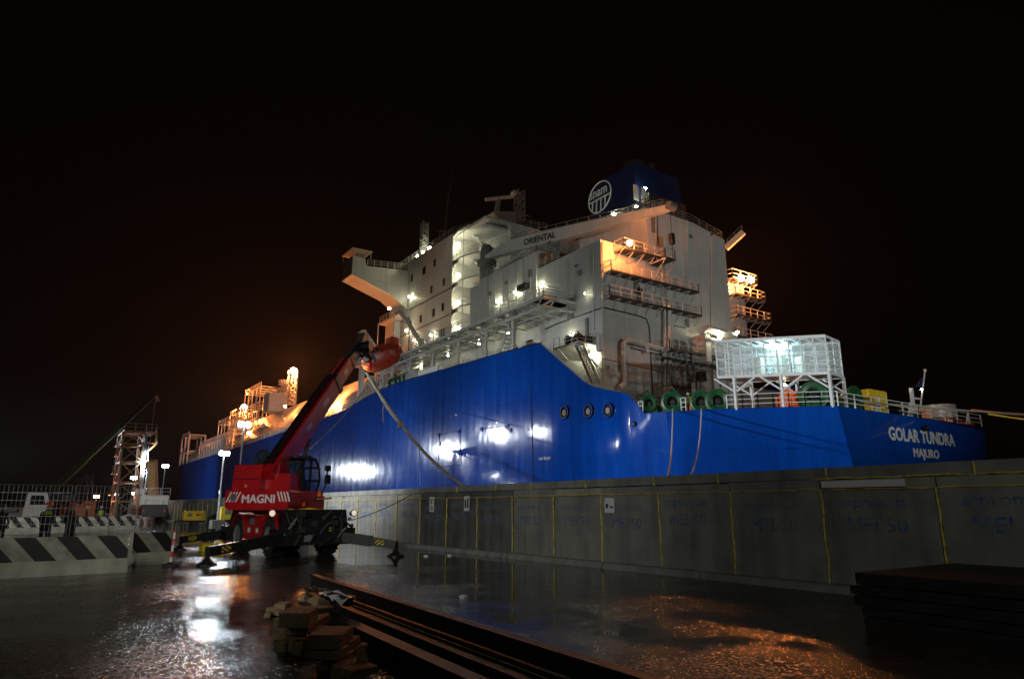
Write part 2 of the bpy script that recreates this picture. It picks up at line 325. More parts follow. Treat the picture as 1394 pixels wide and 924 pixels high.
    def truss(s, a, b, wdt, n, r=.05, up=(0, 0, 1)):
        a = Vector(a); b = Vector(b); d = (b-a).normalized(); u = Vector(up); x = d.cross(u).normalized()*wdt/2; y = x.cross(d).normalized()*wdt/2
        cs = [x+y, -x+y, -x-y, x-y]
        for c in cs: s.bar(a+c, b+c, r*1.6)
        for i in range(n):
            p = a.lerp(b, i/n); q = a.lerp(b, (i+1)/n)
            for k in range(4):
                c, e = cs[k], cs[(k+1) % 4]
                s.bar(p+c, p+e, r); s.bar(*((p+c, q+e) if i % 2 else (p+e, q+c)), r)
        return s
    def build(s, name, m, parent=None, origin=None, smooth=False):
        L = Vector(origin) if origin is not None else (BASE.get(parent.name, Vector()) if parent else Vector())
        me = bpy.data.meshes.new(name); me.from_pydata([tuple(v-L) for v in s.v], [], s.f)
        for mm in (m if isinstance(m, (list, tuple)) else [m]): me.materials.append(mm)
        if isinstance(m, (list, tuple)):
            for p, i in zip(me.polygons, s.mi): p.material_index = i
        me.update()
        bm_fix(me)
        if smooth:
            for p in me.polygons: p.use_smooth = True
            try: me.set_sharp_from_angle(angle=R(40))
            except Exception: pass
        o = bpy.data.objects.new(name, me); COL.objects.link(o)
        if parent: o.parent = parent
        else: o.location = L
        BASE[o.name] = L
        return o
import bmesh
def bm_fix(me):
    b = bmesh.new(); b.from_mesh(me); bmesh.ops.recalc_face_normals(b, faces=b.faces); b.to_mesh(me); b.free()
def copy_tree(o, parent=None):
    c = o.copy(); COL.objects.link(c)
    if parent: c.parent = parent
    for ch in list(o.children): copy_tree(ch, c)
    return c
DG = None
def text_mesh(name, s, size, mtl, origin, right, up, parent=None, depth=.01, bold=0, wide=1, align='LEFT'):
    """flat lettering as a mesh: origin = lower left corner, right / up = directions on the surface"""
    cu = bpy.data.curves.new(name, 'FONT'); cu.body = s; cu.size = size; cu.extrude = depth; cu.align_x = align; cu.resolution_u = 3
    t = bpy.data.objects.new(name, cu); COL.objects.link(t)
    me = bpy.data.meshes.new_from_object(t.evaluated_get(bpy.context.evaluated_depsgraph_get())); bpy.data.objects.remove(t)
    me.materials.clear(); me.materials.append(mtl)
    if bold:
        vs = [v.co.copy() for v in me.vertices]; fs = [tuple(p.vertices) for p in me.polygons]; k = len(vs); V = []; Fs = []
        for i, (dx, dy) in enumerate(((0, 0), (bold, 0), (bold*.5, bold*.5), (bold*.5, -bold*.5))):
            V += [(v.x+dx, v.y+dy, v.z+.0008*i) for v in vs]; Fs += [tuple(j+k*i for j in f) for f in fs]
        me = bpy.data.meshes.new(name); me.from_pydata(V, [], Fs); me.materials.append(mtl)
    r = Vector(right).normalized(); u = Vector(up); u = (u-r*u.dot(r)).normalized(); n = r.cross(u)
    L = BASE.get(parent.name, Vector()) if parent else Vector(origin)
    for v in me.vertices: v.co = Vector(origin)+r*v.co.x*wide+u*v.co.y+n*v.co.z-L
    o = bpy.data.objects.new(name, me); COL.objects.link(o)
    if parent: o.parent = parent
    else: o.location = L
    BASE[o.name] = L
    return o

# ================================================================== SETTING
g = MB(); g.add([(-900, -60, 0), (15.6, -60, 0), (15.6, 1500, 0), (-900, 1500, 0)], [(0, 1, 2, 3)])
meta(g.build('ground', M['asphalt']), kind='structure')
g = MB(); g.box((15.604, -60, -8), (16.6, 1500, .10)); meta(g.build('quay_edge', M['conc']), kind='structure')
g = MB(); g.add([(16.61, -200, -2.6), (1500, -200, -2.6), (1500, 1800, -2.6), (16.61, 1800, -2.6)], [(0, 1, 2, 3)])
meta(g.build('water', M['water']), kind='structure')

# ------------------------------------------------------------------ concrete wall along the quay
WX = 14.0
wall = thing('concrete_wall', 'long grey wall of precast concrete panels with yellow foam seams along the quay', 'wall', (WX, 20, 0))
ys = [-3.8, -1.3, 1.2, 3.72]
y = 6.3
joints = [6.35, 8.7, 11.08, 13.45, 15.8, 18.1]
while ys[-1] < 6: ys[-1] = 3.85; break
ys += joints
while ys[-1] < 140: ys.append(ys[-1]+2.38)
OFFS = []
for i, (a, b_) in enumerate(zip(ys, ys[1:])):
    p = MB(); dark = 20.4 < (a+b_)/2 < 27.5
    off = rnd.uniform(-.02, .02); OFFS.append(off)
    p.box((WX+off, a+.02, .16), (WX+.5, b_-.02, 2.06))
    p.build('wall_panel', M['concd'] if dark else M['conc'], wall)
    q = MB(); hh = 2.06+rnd.choice([.17, .2, .2, .22])
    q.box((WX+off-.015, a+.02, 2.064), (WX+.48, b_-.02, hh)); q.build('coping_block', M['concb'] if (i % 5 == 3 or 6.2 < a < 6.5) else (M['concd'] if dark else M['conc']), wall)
    if i < 60:
        s = MB(); z = .17; rr = .022
        pts = []
        for k in range(9): pts.append((WX-.028+rnd.uniform(-.008, .008), a+rnd.uniform(-.015, .015)+0, .17+k*.235))
        s.tube(pts, rr, 5); s.build('joint_seam', M['foam'], wall)
    if i < 26:
        s = MB(); pts = [(WX-.03+rnd.uniform(-.005, .005), a+(b_-a)*k/10, 2.062+rnd.uniform(-.012, .012)) for k in range(11)]
        s.tube(pts, .014, 4); s.build('horizontal_seam', M['foam'], wall)
yy = -4.5
k = 0
while yy < 140:
    ln = 2.9 if k % 3 else 2.2
    c = MB(); c.box((WX+.10, yy+.01, 2.30), (WX+.62, yy+ln-.01, 2.53)); c.box((WX+.2, yy+.01, 2.2), (WX+.55, yy+ln-.01, 2.31)); c.build('top_beam', M['conc'], wall)
    if k < 12: s = MB(); s.tube([(WX+.075+rnd.uniform(-.01, .01), yy, 2.25+q*.055) for q in range(6)], .02, 5); s.build('joint_seam', M['foam'], wall)
    yy += ln; k += 1
s = MB(); s.tube([(WX+.08+rnd.uniform(-.012, .012), -4+q*.35, 2.295+rnd.uniform(-.015, .015)) for q in range(38)], .02, 5); s.build('horizontal_seam', M['foam'], wall)
# pale plank laid along the wall top by the panels
s = MB(); s.box((WX-.09, 5.95+1.0, 2.20), (WX-.035, 9.0-.2, 2.29)); 
meta(MB().box((WX-.11, 6.9, 2.10), (WX-.036, 8.62, 2.235)).build('pale_board', M['paper'], None, (WX, 7, 2.1)), 'pale board fixed along the top edge of the wall panels', 'board')
yy = -5
k = 0
while yy < 140:
    kb = MB(); ln = 4.9 if k % 2 else 3.6
    kb.prism([(WX-.30, yy, 0), (WX-.006, yy, 0), (WX-.006, yy, .17), (WX-.24, yy, .15)], (0, ln-.07, 0)); kb.build('kerb_stone', M['conc'], wall); yy += ln; k += 1
for i, (a, b_) in enumerate(zip(ys[3:22], ys[4:])):
    a0 = b_-.32-rnd.uniform(-.12, .08); dz_ = rnd.uniform(-.1, .08)
    text_mesh('stencil_text', 'asprom.it', .30, M['bluel'], (WX+OFFS[i+3]-.002, a0, 1.70+dz_), (0, -1, 0), (0, 0, 1), wall, 0, .008, 1.2)
    text_mesh('stencil_text', 'MEI 50', .40, M['bluel'], (WX+OFFS[i+3]-.002, a0-.12, 1.22+dz_), (0, -1, 0), (0, 0, 1), wall, 0, .012, 1.1)
# signs on the wall
def wall_sign(x, y, wd, ht, label):
    c = P(x, y, 0, WX-.04); t = thing('wall_sign', label, 'sign', c)
    MB().cbox((c.x-.008, c.y-wd/2, c.z-ht/2), (c.x, c.y+wd/2, c.z+ht/2), .004).build('sign_plate', M['paper'], t)
    return t, c
t, c = wall_sign(829.5, 687.5, .42, .42, 'white square sign with two dark pictograms on the wall panels')
d = MB(); d.lathe((c.x-.008, c.y+.10, c.z), (-1, 0, 0), [(0, .055), (.004, .055)], 12); d.box((c.x-.013, c.y+.06, c.z-.08), (c.x-.008, c.y+.14, c.z-.03))
d.ball((c.x-.010, c.y-.10, c.z-.05), (.004, .085, .03), 10); d.build('pictogram', M['funnel'], t)
d = MB(); d.box((c.x-.012, c.y+.14, c.z+.13), (c.x-.008, c.y+.18, c.z+.17)); d.build('corner_mark', M['redw'], t)
t, c = wall_sign(588, 686, .42, .62, 'white notice with green pattern on the soot stained wall, the one nearer the red machine')
d = MB()
for k in range(7): d.box((c.x-.012, c.y-.16+rnd.random()*.2, c.z-.25+k*.07), (c.x-.008, c.y+.02+rnd.random()*.14, c.z-.21+k*.07))
d.build('print', M['green'], t)
t, c = wall_sign(635.5, 685, .42, .56, 'small grey notice with dark symbols on the blackest part of the wall')
d = MB(); d.box((c.x-.012, c.y+.03, c.z-.16), (c.x-.008, c.y+.15, c.z+.14)); d.box((c.x-.012, c.y-.15, c.z-.16), (c.x-.008, c.y-.03, c.z+.20)); d.build('print', M['dark'], t)

# ================================================================== SHIP
ship = thing('ship', 'huge blue and white gas carrier moored behind the wall, decks lit', 'ship', (60, 100, -2.6))
CX = 60.5
# plan of the port side at deck level: (X, Y)
plan = [(48.3, 28), (45.3, 31.0), (42.7, 34.2), (40.6, 37.8), (39.55, 41), (39.08, 45), (39, 50), (39, 56), (39, 70), (39, 84), (39, 90), (39, 96), (39, 105), (39, 118), (39, 140), (39, 170), (39, 205), (39, 240), (39.3, 255), (40.4, 268), (43, 281), (47.5, 292), (53, 299), (CX, 303)]
def topz(Y):
    tb = [(28, 9.0), (31, 9.02), (34.2, 9.05), (39.6, 9.08), (40.9, 10.8), (44.6, 11.9), (45.85, 12.5), (52.35, 17.3), (60, 17.6), (84, 18.2), (90, 18.1), (96, 17.6), (105, 16.6), (118, 16.3), (170, 15.7), (240, 15.3), (303, 16.2)]
    for (a, za), (b_, zb) in zip(tb, tb[1:]):
        if a <= Y <= b_: return za+(zb-za)*(Y-a)/(b_-a)
    return tb[-1][1]
# denser stations
fine = []
def planX(Y):
    for (xa, ya), (xb, yb) in zip(plan, plan[1:]):
        if ya <= Y <= yb: return xa+(xb-xa)*(Y-ya)/(yb-ya)
    return CX
st = sorted(set([p[1] for p in plan]+[39.6, 40.4, 40.9, 42.7, 44.6, 45.85, 47.5, 49, 50.7, 52.35, 60, 300, 302]+[28+i*1.0 for i in range(12)]))
# smooth the taper with a circular-ish interpolation
def hx(Y, z):
    X = planX(Y)
    if Y < 50:   # stern run: hull narrows downwards aft
        t = max(0, (9-z)/11.6); X += t*1.9*(50-Y)/22*1.6
    if Y > 240: t = max(0, (15-z)/17); X += t*3.0*min(1, (Y-240)/40)
    return min(X, CX)
LV = 7
hl = MB()
for side in (1, -1):
    vs = []
    for Y in st:
        zt = topz(Y)
        for k in range(LV):
            z = -4+(zt+4)*k/(LV-1); X = hx(Y, z); vs.append((X if side == 1 else 2*CX-X, Y, z))
    n = len(st); hl.add(vs, [(i*LV+k, (i+1)*LV+k, (i+1)*LV+k+1, i*LV+k+1) for i in range(n-1) for k in range(LV-1)])
hl.add([(hx(28, -4), 28, -4), (2*CX-hx(28, -4), 28, -4), (2*CX-48.3, 28, 9), (48.3, 28, 9)], [(0, 1, 2, 3)])
hull = hl.build('hull', M['hull'], ship)
for p in hull.data.polygons: p.use_smooth = True
hull.data.set_sharp_from_angle(angle=R(25))
# bulwark lip + decks
lip = MB(); pr_ = [Vector((planX(Y)+.05, Y, topz(Y)+.05)) for Y in st if 52 <= Y <= 296]; lip.tube(pr_, .1, 4); lip.build('bulwark_rail', M['funnel'], ship)
dk = MB()
def deck(y0, y1, z, inset=.25):
    yy = [y0]+[Y for Y in st if y0 < Y < y1]+[y1]
    vs = [(planX(Y)+inset, Y, z) for Y in yy]+[(2*CX-planX(Y)-inset, Y, z) for Y in reversed(yy)]
    dk.add(vs, [tuple(range(len(vs)))])
deck(28.3, 50, 8.85); deck(46.6, 52.5, 12.2); deck(52.4, 92, 16.1); deck(92, 296, 14.6)
dk.add([(39.3, 46.6, 8.8), (2*CX-39.3, 46.6, 8.8), (2*CX-39.3, 46.6, 12.2), (39.3, 46.6, 12.2)], [(0, 1, 2, 3)])
dk.add([(39.3, 52.4, 12.2), (2*CX-39.3, 52.4, 12.2), (2*CX-39.3, 52.4, 16.1), (39.3, 52.4, 16.1)], [(0, 1, 2, 3)])
dk.build('deck', M['grey'], ship)
def part(mb, name, m, parent=None, smooth=False): return mb.build(name, m, parent or ship, smooth=smooth)
# name on transom
a = P(1210, 597.5, 1, 27.96); b_ = P(1298, 605, 1, 27.96)
def fit_text(s, px0, py0, px1, px_h, parent, ax, v, mtl, bold=.02, depth=.01, right=None, upp=(0, 0, 1), name='lettering'):
    a = P(px0, py0, ax, v); b_ = P(px1, py0, ax, v); hgt = (P(px0, py0-px_h, ax, v)-a).length
    L = abs(b_.x-a.x) if ax == 1 else abs(b_.y-a.y)
    size = hgt/.70
    r = right or ((1, 0, 0) if ax == 1 else (0, -1, 0))
    o = text_mesh(name, s, size, mtl, (0, 0, 0), (1, 0, 0), (0, 1, 0), None, depth, bold, 1)
    wd = max(v.co.x for v in o.data.vertices)-min(v.co.x for v in o.data.vertices); bpy.data.objects.remove(o)
    return text_mesh(name, s, size, mtl, a, r, upp, parent, depth, bold, L/wd)
fit_text('GOLAR TUNDRA', 1210, 597.5, 1298.5, 16.5, ship, 1, 27.96, M['letter'], .10)
fit_text('MAJURO', 1243.5, 621, 1278, 11, ship, 1, 27.96, M['letter'], .06)
# hull marks, chocks on the hull side
for x, y_ in ((769, 561), (801, 559), (825, 557.5)):
    c = P(x, y_, 0, 39.0); c.x = planX(c.y)-.02
    m_ = MB(); m_.lathe(c, (-1, 0, 0), [(-.4, .66), (.06, .66), (.14, .6), (.14, .5), (-.05, .38), (-.05, .001)], 20); ck = part(m_, 'hull_chock', M['funnel'], smooth=True)
    m2 = MB(); m2.ball(c+Vector((-.06, .05, -.05)), (.1, .3, .3)); m2.build('rope_eye', M['wood'], ck)
for (x, y_, s_) in ((866, 577, .22), (1129, 566, .25), (612, 590, .0)):
    if s_: c = P(x, y_, 0, hx(40 if x < 900 else 30, 8.4)-.0); Yc = c.y; c.x = hx(c.y, c.z); m_ = MB(); m_.ball(c, (s_, s_, s_), 10); part(m_, 'drain_hole', M['black'])
# square welded lug frames and small lettering on the side
def hline(x0, y0, x1, y1, r=.05): return MB().tube([P(x0, y0, 0, 38.97), P(x1, y1, 0, 38.97)], r, 4)
for (x0, y0, x1, y1) in ((598, 591, 626, 586), (598, 591, 597, 636), (626, 586, 628, 632), (597, 636, 628, 632), (655, 584, 694, 578)):
    part(hline(x0, y0, x1, y1, .035), 'weld_lug_frame', M['hull'])
for (x, y_) in ((597, 592), (625, 587), (600, 637), (627, 618), (655, 584), (690, 581), (694, 585), (598, 604)):
    c = P(x, y_, 0, 38.95); part(MB().lathe(c, (-1, 0, 0), [(0, .26), (.08, .26), (.08, .15), (0, .15)], 10), 'pilot_ring', M['hull'])
fit_text('no bow', 733.5, 626, 749, 5, ship, 0, 38.95, M['letter'], .0)
for x, ya, yb in ((569, 530, 660), (723, 525, 655)):
    part(MB().tube([P(x, ya, 0, 38.99), P(x+3, yb, 0, 38.99)], .06, 4), 'hull_seam', M['funnel'])
# ---- accommodation block
AX = 48.9
acc = MB(); acc.box((AX, 88.2, 15), (2*CX-AX, 111, 43.55)); accomm = part(acc, 'accommodation_block', M['white'])
def port_strip(y0, y1, z, X, t=.18, name='black_line'):
    part(MB().box((X-.06, y0, z-t/2), (X+.02, y1, z+t/2)), name, M['dark'], accomm)
port_strip(88.2, 102.7, 34.6, AX); port_strip(88.2, 105.8, 30.4, AX, .14)
def pwin(x, y_, wd=.7, ht=1.2, X=AX, par=None):
    c = P(x, y_, 0, X); f = part(MB().box((X-.05, c.y-wd/2, c.z-ht/2), (X+.05, c.y+wd/2, c.z+ht/2)), 'window', M['grey'], par or accomm)
    part(MB().box((X-.075, c.y-wd/2+.08, c.z-ht/2+.08), (X-.048, c.y+wd/2-.08, c.z+ht/2-.08)), 'window_pane', M['window'], f if False else (par or accomm))
for x, y_ in ((547.5, 388), (561, 379), (578, 368), (592, 358), (604.5, 384), (587.5, 394), (603, 418), (590.5, 426), (573, 434), (559, 442)): pwin(x, y_, .75, 1.3, par=accomm)
pwin(577.5, 369, 1.2, 1.3, par=accomm)
for x, y_ in ((601, 456), (604.5, 455)): pwin(x, y_, .5, 2.0, par=accomm)
# roof rails and roof
part(MB().rail([(AX+.1, 110, 43.55), (AX+.1, 88.4, 43.55), (52, 80, 43.3), (60, 78.5, 43.3)], 1.1, 1.4, .05), 'roof_railing', M['grey'])
part(MB().box((AX+.3, 79, 42.9), (2*CX-AX-.3, 88.2, 43.3)), 'roof_deck', M['white'])
# stair well with landings aft of the block
back = MB(); back.box((53.6, 79, 15), (2*CX-53.6, 88.19, 42.9)); part(back, 'stairwell_wall', M['white'])
LVL = [38.7, 35.0, 30.8, 27.2, 23.6]
part(MB().prism([(AX, 88.19, 42.9), (AX+.0, 86.4, 43.25), (AX+.3, 83.8, 43.25), (AX+1.8, 79.6, 42.0), (53.6, 79.6, 42.0), (53.6, 88.19, 42.9)], (0, 0, .35)), 'landing_hood', M['white'])
for i, z in enumerate(LVL):
    sl = MB(); poly = [(AX+.02, 88.19, z), (AX+.02, 85.0, z), (AX+1.9, 79.8, z), (53.59, 79.8, z), (53.59, 88.19, z)]
    sl.prism(poly, (0, 0, .22)); sl.box((AX+.03, 86.6, z-.5), (AX+.22, 88.18, z)); sl.prism([(AX+.03, 88.18, z-1.1), (AX+.03, 86.9, z-.0), (AX+.03, 88.18, z)], (.2, 0, 0)); part(sl, 'landing', M['white'])
    part(MB().rail([(AX+.1, 88.1, z+.22), (AX+.1, 85, z+.22), (AX+1.9, 79.9, z+.22), (53.5, 79.9, z+.22)], 1.05, 1.2, .035), 'landing_railing', M['white'])
    zt = ([42.9]+LVL)[i]
    lad = MB()
    for sx in (0, .7):
        lad.bar((51.0+sx, 85.8, zt), (51.0+sx, 81.2, z+.22), .1, .3)
    for q in range(10):
        t = (q+.5)/10; lad.bar((51.0, 85.8-4.6*t, zt+(z+.22-zt)*t), (51.7, 85.8-4.6*t, zt+(z+.22-zt)*t), .28, .05)
    part(lad, 'ladder_stair', M['white'])
    part(MB().tube([(AX+.1, 85, z), (AX+.1, 85, zt)], .06, 5), 'landing_post', M['white'])
# ---- bridge wing
wing = MB()
WA, WB = 104.0, 108.6
pl = [P(479, 373, 1, WA), P(475, 346, 1, WA), P(497, 352, 1, WA), P(499, 362, 1, WA), P(552, 368, 1, WA)]
pl = [Vector((p.x, WA, p.z)) for p in pl]
pin = Vector((48.9, WA, pl[-1].z))
bot = [Vector((48.9, WA, P(548, 420, 1, WA).z)), Vector((47.2, WA, P(541, 410, 1, WA).z)), P(532, 401, 1, WA)]
poly = [pl[0], Vector((pl[0].x-.0, WA, pl[1].z)), pl[2], pl[3], pl[4], pin]+bot
wing.prism(poly, (0, WB-WA, 0)); wingo = part(wing, 'bridge_wing', M['white'])
zt = pl[1].z
part(MB().box((pl[0].x-.2, WA-.2, zt+1.15), (pl[0].x+3.4, WB+.2, zt+1.3)), 'wing_canopy', M['white'], wingo)
cp = MB()
for xx in (pl[0].x+.05, pl[0].x+3.2):
    for y_ in (WA+.05, WB-.05): cp.bar((xx, y_, zt), (xx, y_, zt+1.15), .09)
part(cp, 'canopy_post', M['white'], wingo)
part(MB().rail([(pl[3].x+.2, WA+.1, pl[3].z+.1), (48.7, WA+.1, pl[4].z+.1)], 1.1, 1.3, .04), 'wing_railing', M['white'], wingo)
part(MB().box((pl[0].x+1.2, WA+1, zt), (pl[0].x+2.4, WA+2, zt+.9)), 'wing_console', M['grey'], wingo)
# the deck balcony under the wing beside the lifeboat
bzz = P(535, 424, 1, 102.7).z
balc = part(MB().box((46.8, 102.7, bzz-.35), (AX-.003, 111, bzz)).prism([(46.9, 102.75, bzz-.351), (AX-.01, 102.75, bzz-.351), (AX-.01, 102.75, bzz-1.6)], (0, .25, 0)), 'side_balcony', M['white'])
part(MB().rail([(AX, 102.8, bzz), (46.9, 102.8, bzz), (46.9, 110.8, bzz)], 1.1, 1.3, .045), 'balcony_railing', M['white'], balc)
part(MB().box((46.2, 102.9, bzz-9.6), (AX-.003, 110.5, bzz-9.3)).box((47.9, 106.5, bzz-9.3), (AX-.003, 110.5, bzz-.36)), 'lower_balcony', M['white'], balc)
part(MB().tube([(46.3, 103, 16), (46.3, 103, bzz-.35)], .1, 6).tube([(46.3, 110, 16), (46.3, 110, bzz-.35)], .1, 6), 'balcony_post', M['white'], balc)
part(MB().tube([(48.5, 102.6, bzz-.6), (48.8, 102.6, bzz-1.4), (48.8, 102.6, 22)], .1, 5), 'drain_pipe', M['dark'], balc)
c = P(557, 404, 0, AX); part(MB().box((AX-.06, c.y-.6, bzz), (AX-.003, c.y+.6, bzz+2.3)), 'lit_doorway', M['cream'])
# ---- boat deck gallery (lattice edge)
ga = MB(); ga.box((41, 54.4, 23.0), (45.2, 98, 23.25)); ga.box((45.2, 73.6, 23.0), (53.5, 88, 23.25)); ga.box((45.2, 58, 23.0), (48, 61, 23.25)); ga.box((41, 54.4, 23.0), (48, 57, 23.25))
gal = part(ga, 'boat_deck', M['white'])
le = MB(); z0, z1 = 21.9, 23.1
for X in (41.0, 42.6):
    le.bar((X, 54.4, z1-.1), (X, 98, z1-.1), .18, .28); le.bar((X, 54.4, z0), (X, 98, z0), .16, .22)
    k = 0; y_ = 54.4
    while y_ < 97:
        le.bar((X, y_, z0 if k % 2 else z1), (X, y_+1.3, z1 if k % 2 else z0), .09, .09); y_ += 1.3; k += 1
y_ = 54.6
while y_ < 97: le.bar((41, y_, z1-.15), (45.2, y_, z1-.15), .12, .3); le.bar((41.1, y_, z0), (45.2, y_, z0), .12, .12); y_ += 2.2
for X in (41, 43, 45, 47.6): pass
le.bar((41, 54.4, z1-.1), (48, 54.4, z1-.1), .18, .3); le.bar((41, 54.4, z0+.1), (48, 54.4, z0+.1), .14, .2)
part(le, 'gallery_lattice', M['white'])
part(MB().rail([(41.1, 92, 23.25), (41.1, 54.5, 23.25), (48, 54.5, 23.25)], 1.1, 1.6, .045), 'gallery_railing', M['white'])
# columns and inner wall below
iw = MB(); iw.box((45.4, 61, 15), (46, 98, 22.9)); iw.box((47.6, 57, 12), (48.2, 61, 22.9)); part(iw, 'side_house_wall', M['white'])
for y_ in (60.3, 66, 72.5, 79, 86, 92): part(MB().bar((41.3, y_, 16.1), (41.3, y_, 22), .3, .35).bar((41.3, y_, 20.3), (41.3, y_+1.6, 22), .16), 'gallery_column', M['white'])
# door openings under the gallery
for x, y_, wd, ht in ((722, 447, 1.3, 3.4), (750, 445, 1.5, 3.0)):
    pass
for yc in (62.8, 69.5, 76, 84): part(MB().box((45.33, yc-.45, 16.3), (45.42, yc+.45, 18.5)), 'door', M['cream'])
# stairs below the gallery and at the bulwark cut
def stair(a, b_, wd, n, name='stairway', side=Vector((1, 0, 0)), rail_h=.9):
    a = Vector(a); b_ = Vector(b_); m_ = MB()
    for s_ in (0, wd):
        o_ = side*s_; m_.bar(a+o_, b_+o_, .08, .28)
        m_.bar(a+o_+Vector((0, 0, rail_h)), b_+o_+Vector((0, 0, rail_h)), .05)
        for q in range(4): p = a.lerp(b_, q/3)+o_; m_.bar(p, p+Vector((0, 0, rail_h)), .045)
    for q in range(n): p = a.lerp(b_, (q+.5)/n); m_.bar(p, p+side*wd, .26, .05)
    return part(m_, name, M['white'])
stair((42.2, 62.0, 22.6), (42.2, 66.5, 16.1), 1.0, 14)
# ---- block B (house over the gallery)
B = MB(); B.box((45, 61.0, 23.25), (56, 73.55, 31.0)); B.box((45.2, 61.0, 31), (56, 61.3, 31.2)); Bo = part(B, 'side_house', M['white'])
for k in range(11): part(MB().box((46.0, 60.93, 24.6+k*.42), (47.7, 61.0, 24.78+k*.42)), 'louvre', M['grey'], Bo) if k < 11 else None
part(MB().rail([(45.1, 73.5, 31), (45.1, 61.1, 31), (48, 61.1, 31)], 1.0, 1.5, .04), 'house_railing', M['white'], Bo)
lad = MB()
for k in range(20): lad.bar((44.9, 71.6, 23.4+k*.38), (44.9, 70.7, 23.4+k*.38), .06)
lad.bar((44.9, 71.6, 23.2), (44.9, 71.6, 31.6), .07); lad.bar((44.9, 70.7, 23.2), (44.9, 70.7, 31.6), .07); part(lad, 'wall_ladder', M['white'], Bo)
for x, y_ in ((680, 418), (707, 408), (738, 398)):
    c = P(x, y_, 0, 45); 
    if x < 730: f = part(MB().box((44.93, c.y-.45, 23.3), (45.0, c.y+.45, 25.4)), 'door', M['cream'], Bo)
part(MB().box((46.2, 60.9, 23.3), (47.2, 60.97, 25.4)), 'door', M['cream'], Bo)
c = P(713, 391, 0, 44.8); part(MB().cbox((44.4, c.y-.9, c.z-.35), (44.95, c.y+.9, c.z+.35)), 'vent_box', M['dark'], Bo)
# ---- casing A lower + upper, aft face
A = MB(); A.box((45.2, 50, 8.8), (65.6, 60.98, 28.85)); A.box((48.2, 57, 28), (65.6, 73, 28.9)); Ao = part(A, 'engine_casing', M['white'])
U = MB(); U.prism([(52.2, 50.003, 28.85), (65.55, 50.003, 28.85), (65.55, 50.003, 33.4), (60, 50.003, 34.3), (52.2, 50.003, 34.4)], (0, 22, 0)); Uo = part(U, 'upper_casing', M['white'])
part(MB().rail([(52.4, 60, 34.4), (52.4, 50.2, 34.4), (60, 50.2, 34.3), (65.4, 50.2, 33.4), (65.4, 60, 33.4)], 1.1, 1.4, .045), 'casing_railing', M['grey'], Uo)
part(MB().rail([(45.3, 60.9, 28.85), (45.3, 57.1, 28.85)], 1.0, 1.3, .04), 'casing_railing', M['white'], Ao)
# upper-house stuff on side roof: machinery, ventilators
for (x, y_, X, s_) in ((745, 340, 49.5, 1.6), (760, 335, 50, 1.2)):
    c = P(x, y_, 0, X); part(MB().cbox((X-.7, c.y-s_, 28.9), (X+.8, c.y+s_, c.z+.6)), 'roof_machinery', M['grey'])
# rigid horn / searchlight
c = P(744, 353, 0, 45.8); part(MB().lathe(c, (-.2, -1, .25), [(-1.2, .25), (0, .3), (.8, .55), (.8, .4), (.1, .1)], 14), 'ship_horn', M['tan'], smooth=True)
part(MB().tube([c+Vector((0, .6, 0)), c+Vector((1.6, .8, -1))], .12), 'horn_bracket', M['grey'])
# catwalks on aft face
def catwalk(x0, y0, x1, y1, Yf, wd=1.2, name='catwalk', rails=True, strut=1.5, m_='white', par=None, drop=1.0):
    a = P(x0, y0, 1, Yf-wd); b_ = P(x1, y1, 1, Yf-wd); z = (a.z+b_.z)/2; X0, X1 = a.x, b_.x
    cw = MB(); cw.box((X0, Yf-wd, z-.06), (X1, Yf-.01, z+.04)); cw.bar((X0, Yf-wd, z-.03), (X1, Yf-wd, z-.03), .1, .22)
    o_ = part(cw, name, M['dark'], par)
    n = max(1, round((X1-X0)/strut))
    for q in range(n+1):
        s_ = MB(); X = X0+(X1-X0)*q/n; s_.bar((X, Yf-wd-.02, z-.1), (X, Yf-.05, z-.1), .07, .12); s_.bar((X, Yf-wd+.05, z-.1), (X, Yf-.05, z-drop), .065)
        part(s_, 'catwalk_strut', M['white'], par)
    part(MB().rail([(X0, Yf-.1, z), (X0, Yf-wd, z), (X1, Yf-wd, z), (X1, Yf-.1, z)], 1.1, 1.5, .045, 2), 'catwalk_railing', M['white'], par)
    return X0, X1, z
catwalk(832, 369, 951, 396, 50); catwalk(830, 403, 955, 428, 50)
catwalk(849, 337, 905, 352, 50, 1.5)
catwalk(906, 352, 919, 352, 50, 2.6, drop=3.0)
lad = MB()
X_ = P(905, 420, 1, 49.5).x
for k in range(50): lad.bar((X_, 49.5, 9+k*.45), (X_+.6, 49.5, 9+k*.45), .05)
lad.bar((X_, 49.5, 9), (X_, 49.5, 31), .07); lad.bar((X_+.6, 49.5, 9), (X_+.6, 49.5, 31), .07); part(lad, 'caged_ladder', M['white'])
# pipes on aft face
def ppipe(pts, r, Yv, name='pipe', m_='white', n=8): return part(MB().tube([P(x, y_, 1, Yv) for x, y_ in pts], r, n), name, M[m_], smooth=True)
ppipe([(911, 415), (911, 560)], .22, 49.3); ppipe([(905, 415), (906, 560)], .12, 49.3)
ppipe([(905, 476), (860, 464), (852, 463), (849, 468), (851, 515), (850, 522), (843, 528)], .28, 49.0, 'exhaust_pipe')
ppipe([(905, 482), (862, 472)], .12, 49.3); ppipe([(880, 467), (882, 480)], .2, 48.9, 'pipe_clamp')
ppipe([(828, 500), (833, 500), (836, 505), (838, 510), (842, 510)], .25, 48.8, 'vent_pipe')
ppipe([(817, 419), (824, 419), (870, 430), (880, 434), (884, 445), (890, 560)], .07, 49.85, 'cable_run', 'dark', 5)
ppipe([(820, 330), (820, 520)], .1, 49.8)
part(MB().tube([P(816, 420, 0, 45.1), P(757, 441, 0, 45.1), P(742, 448, 0, 45.1)], .07, 5), 'cable_run', M['dark'])
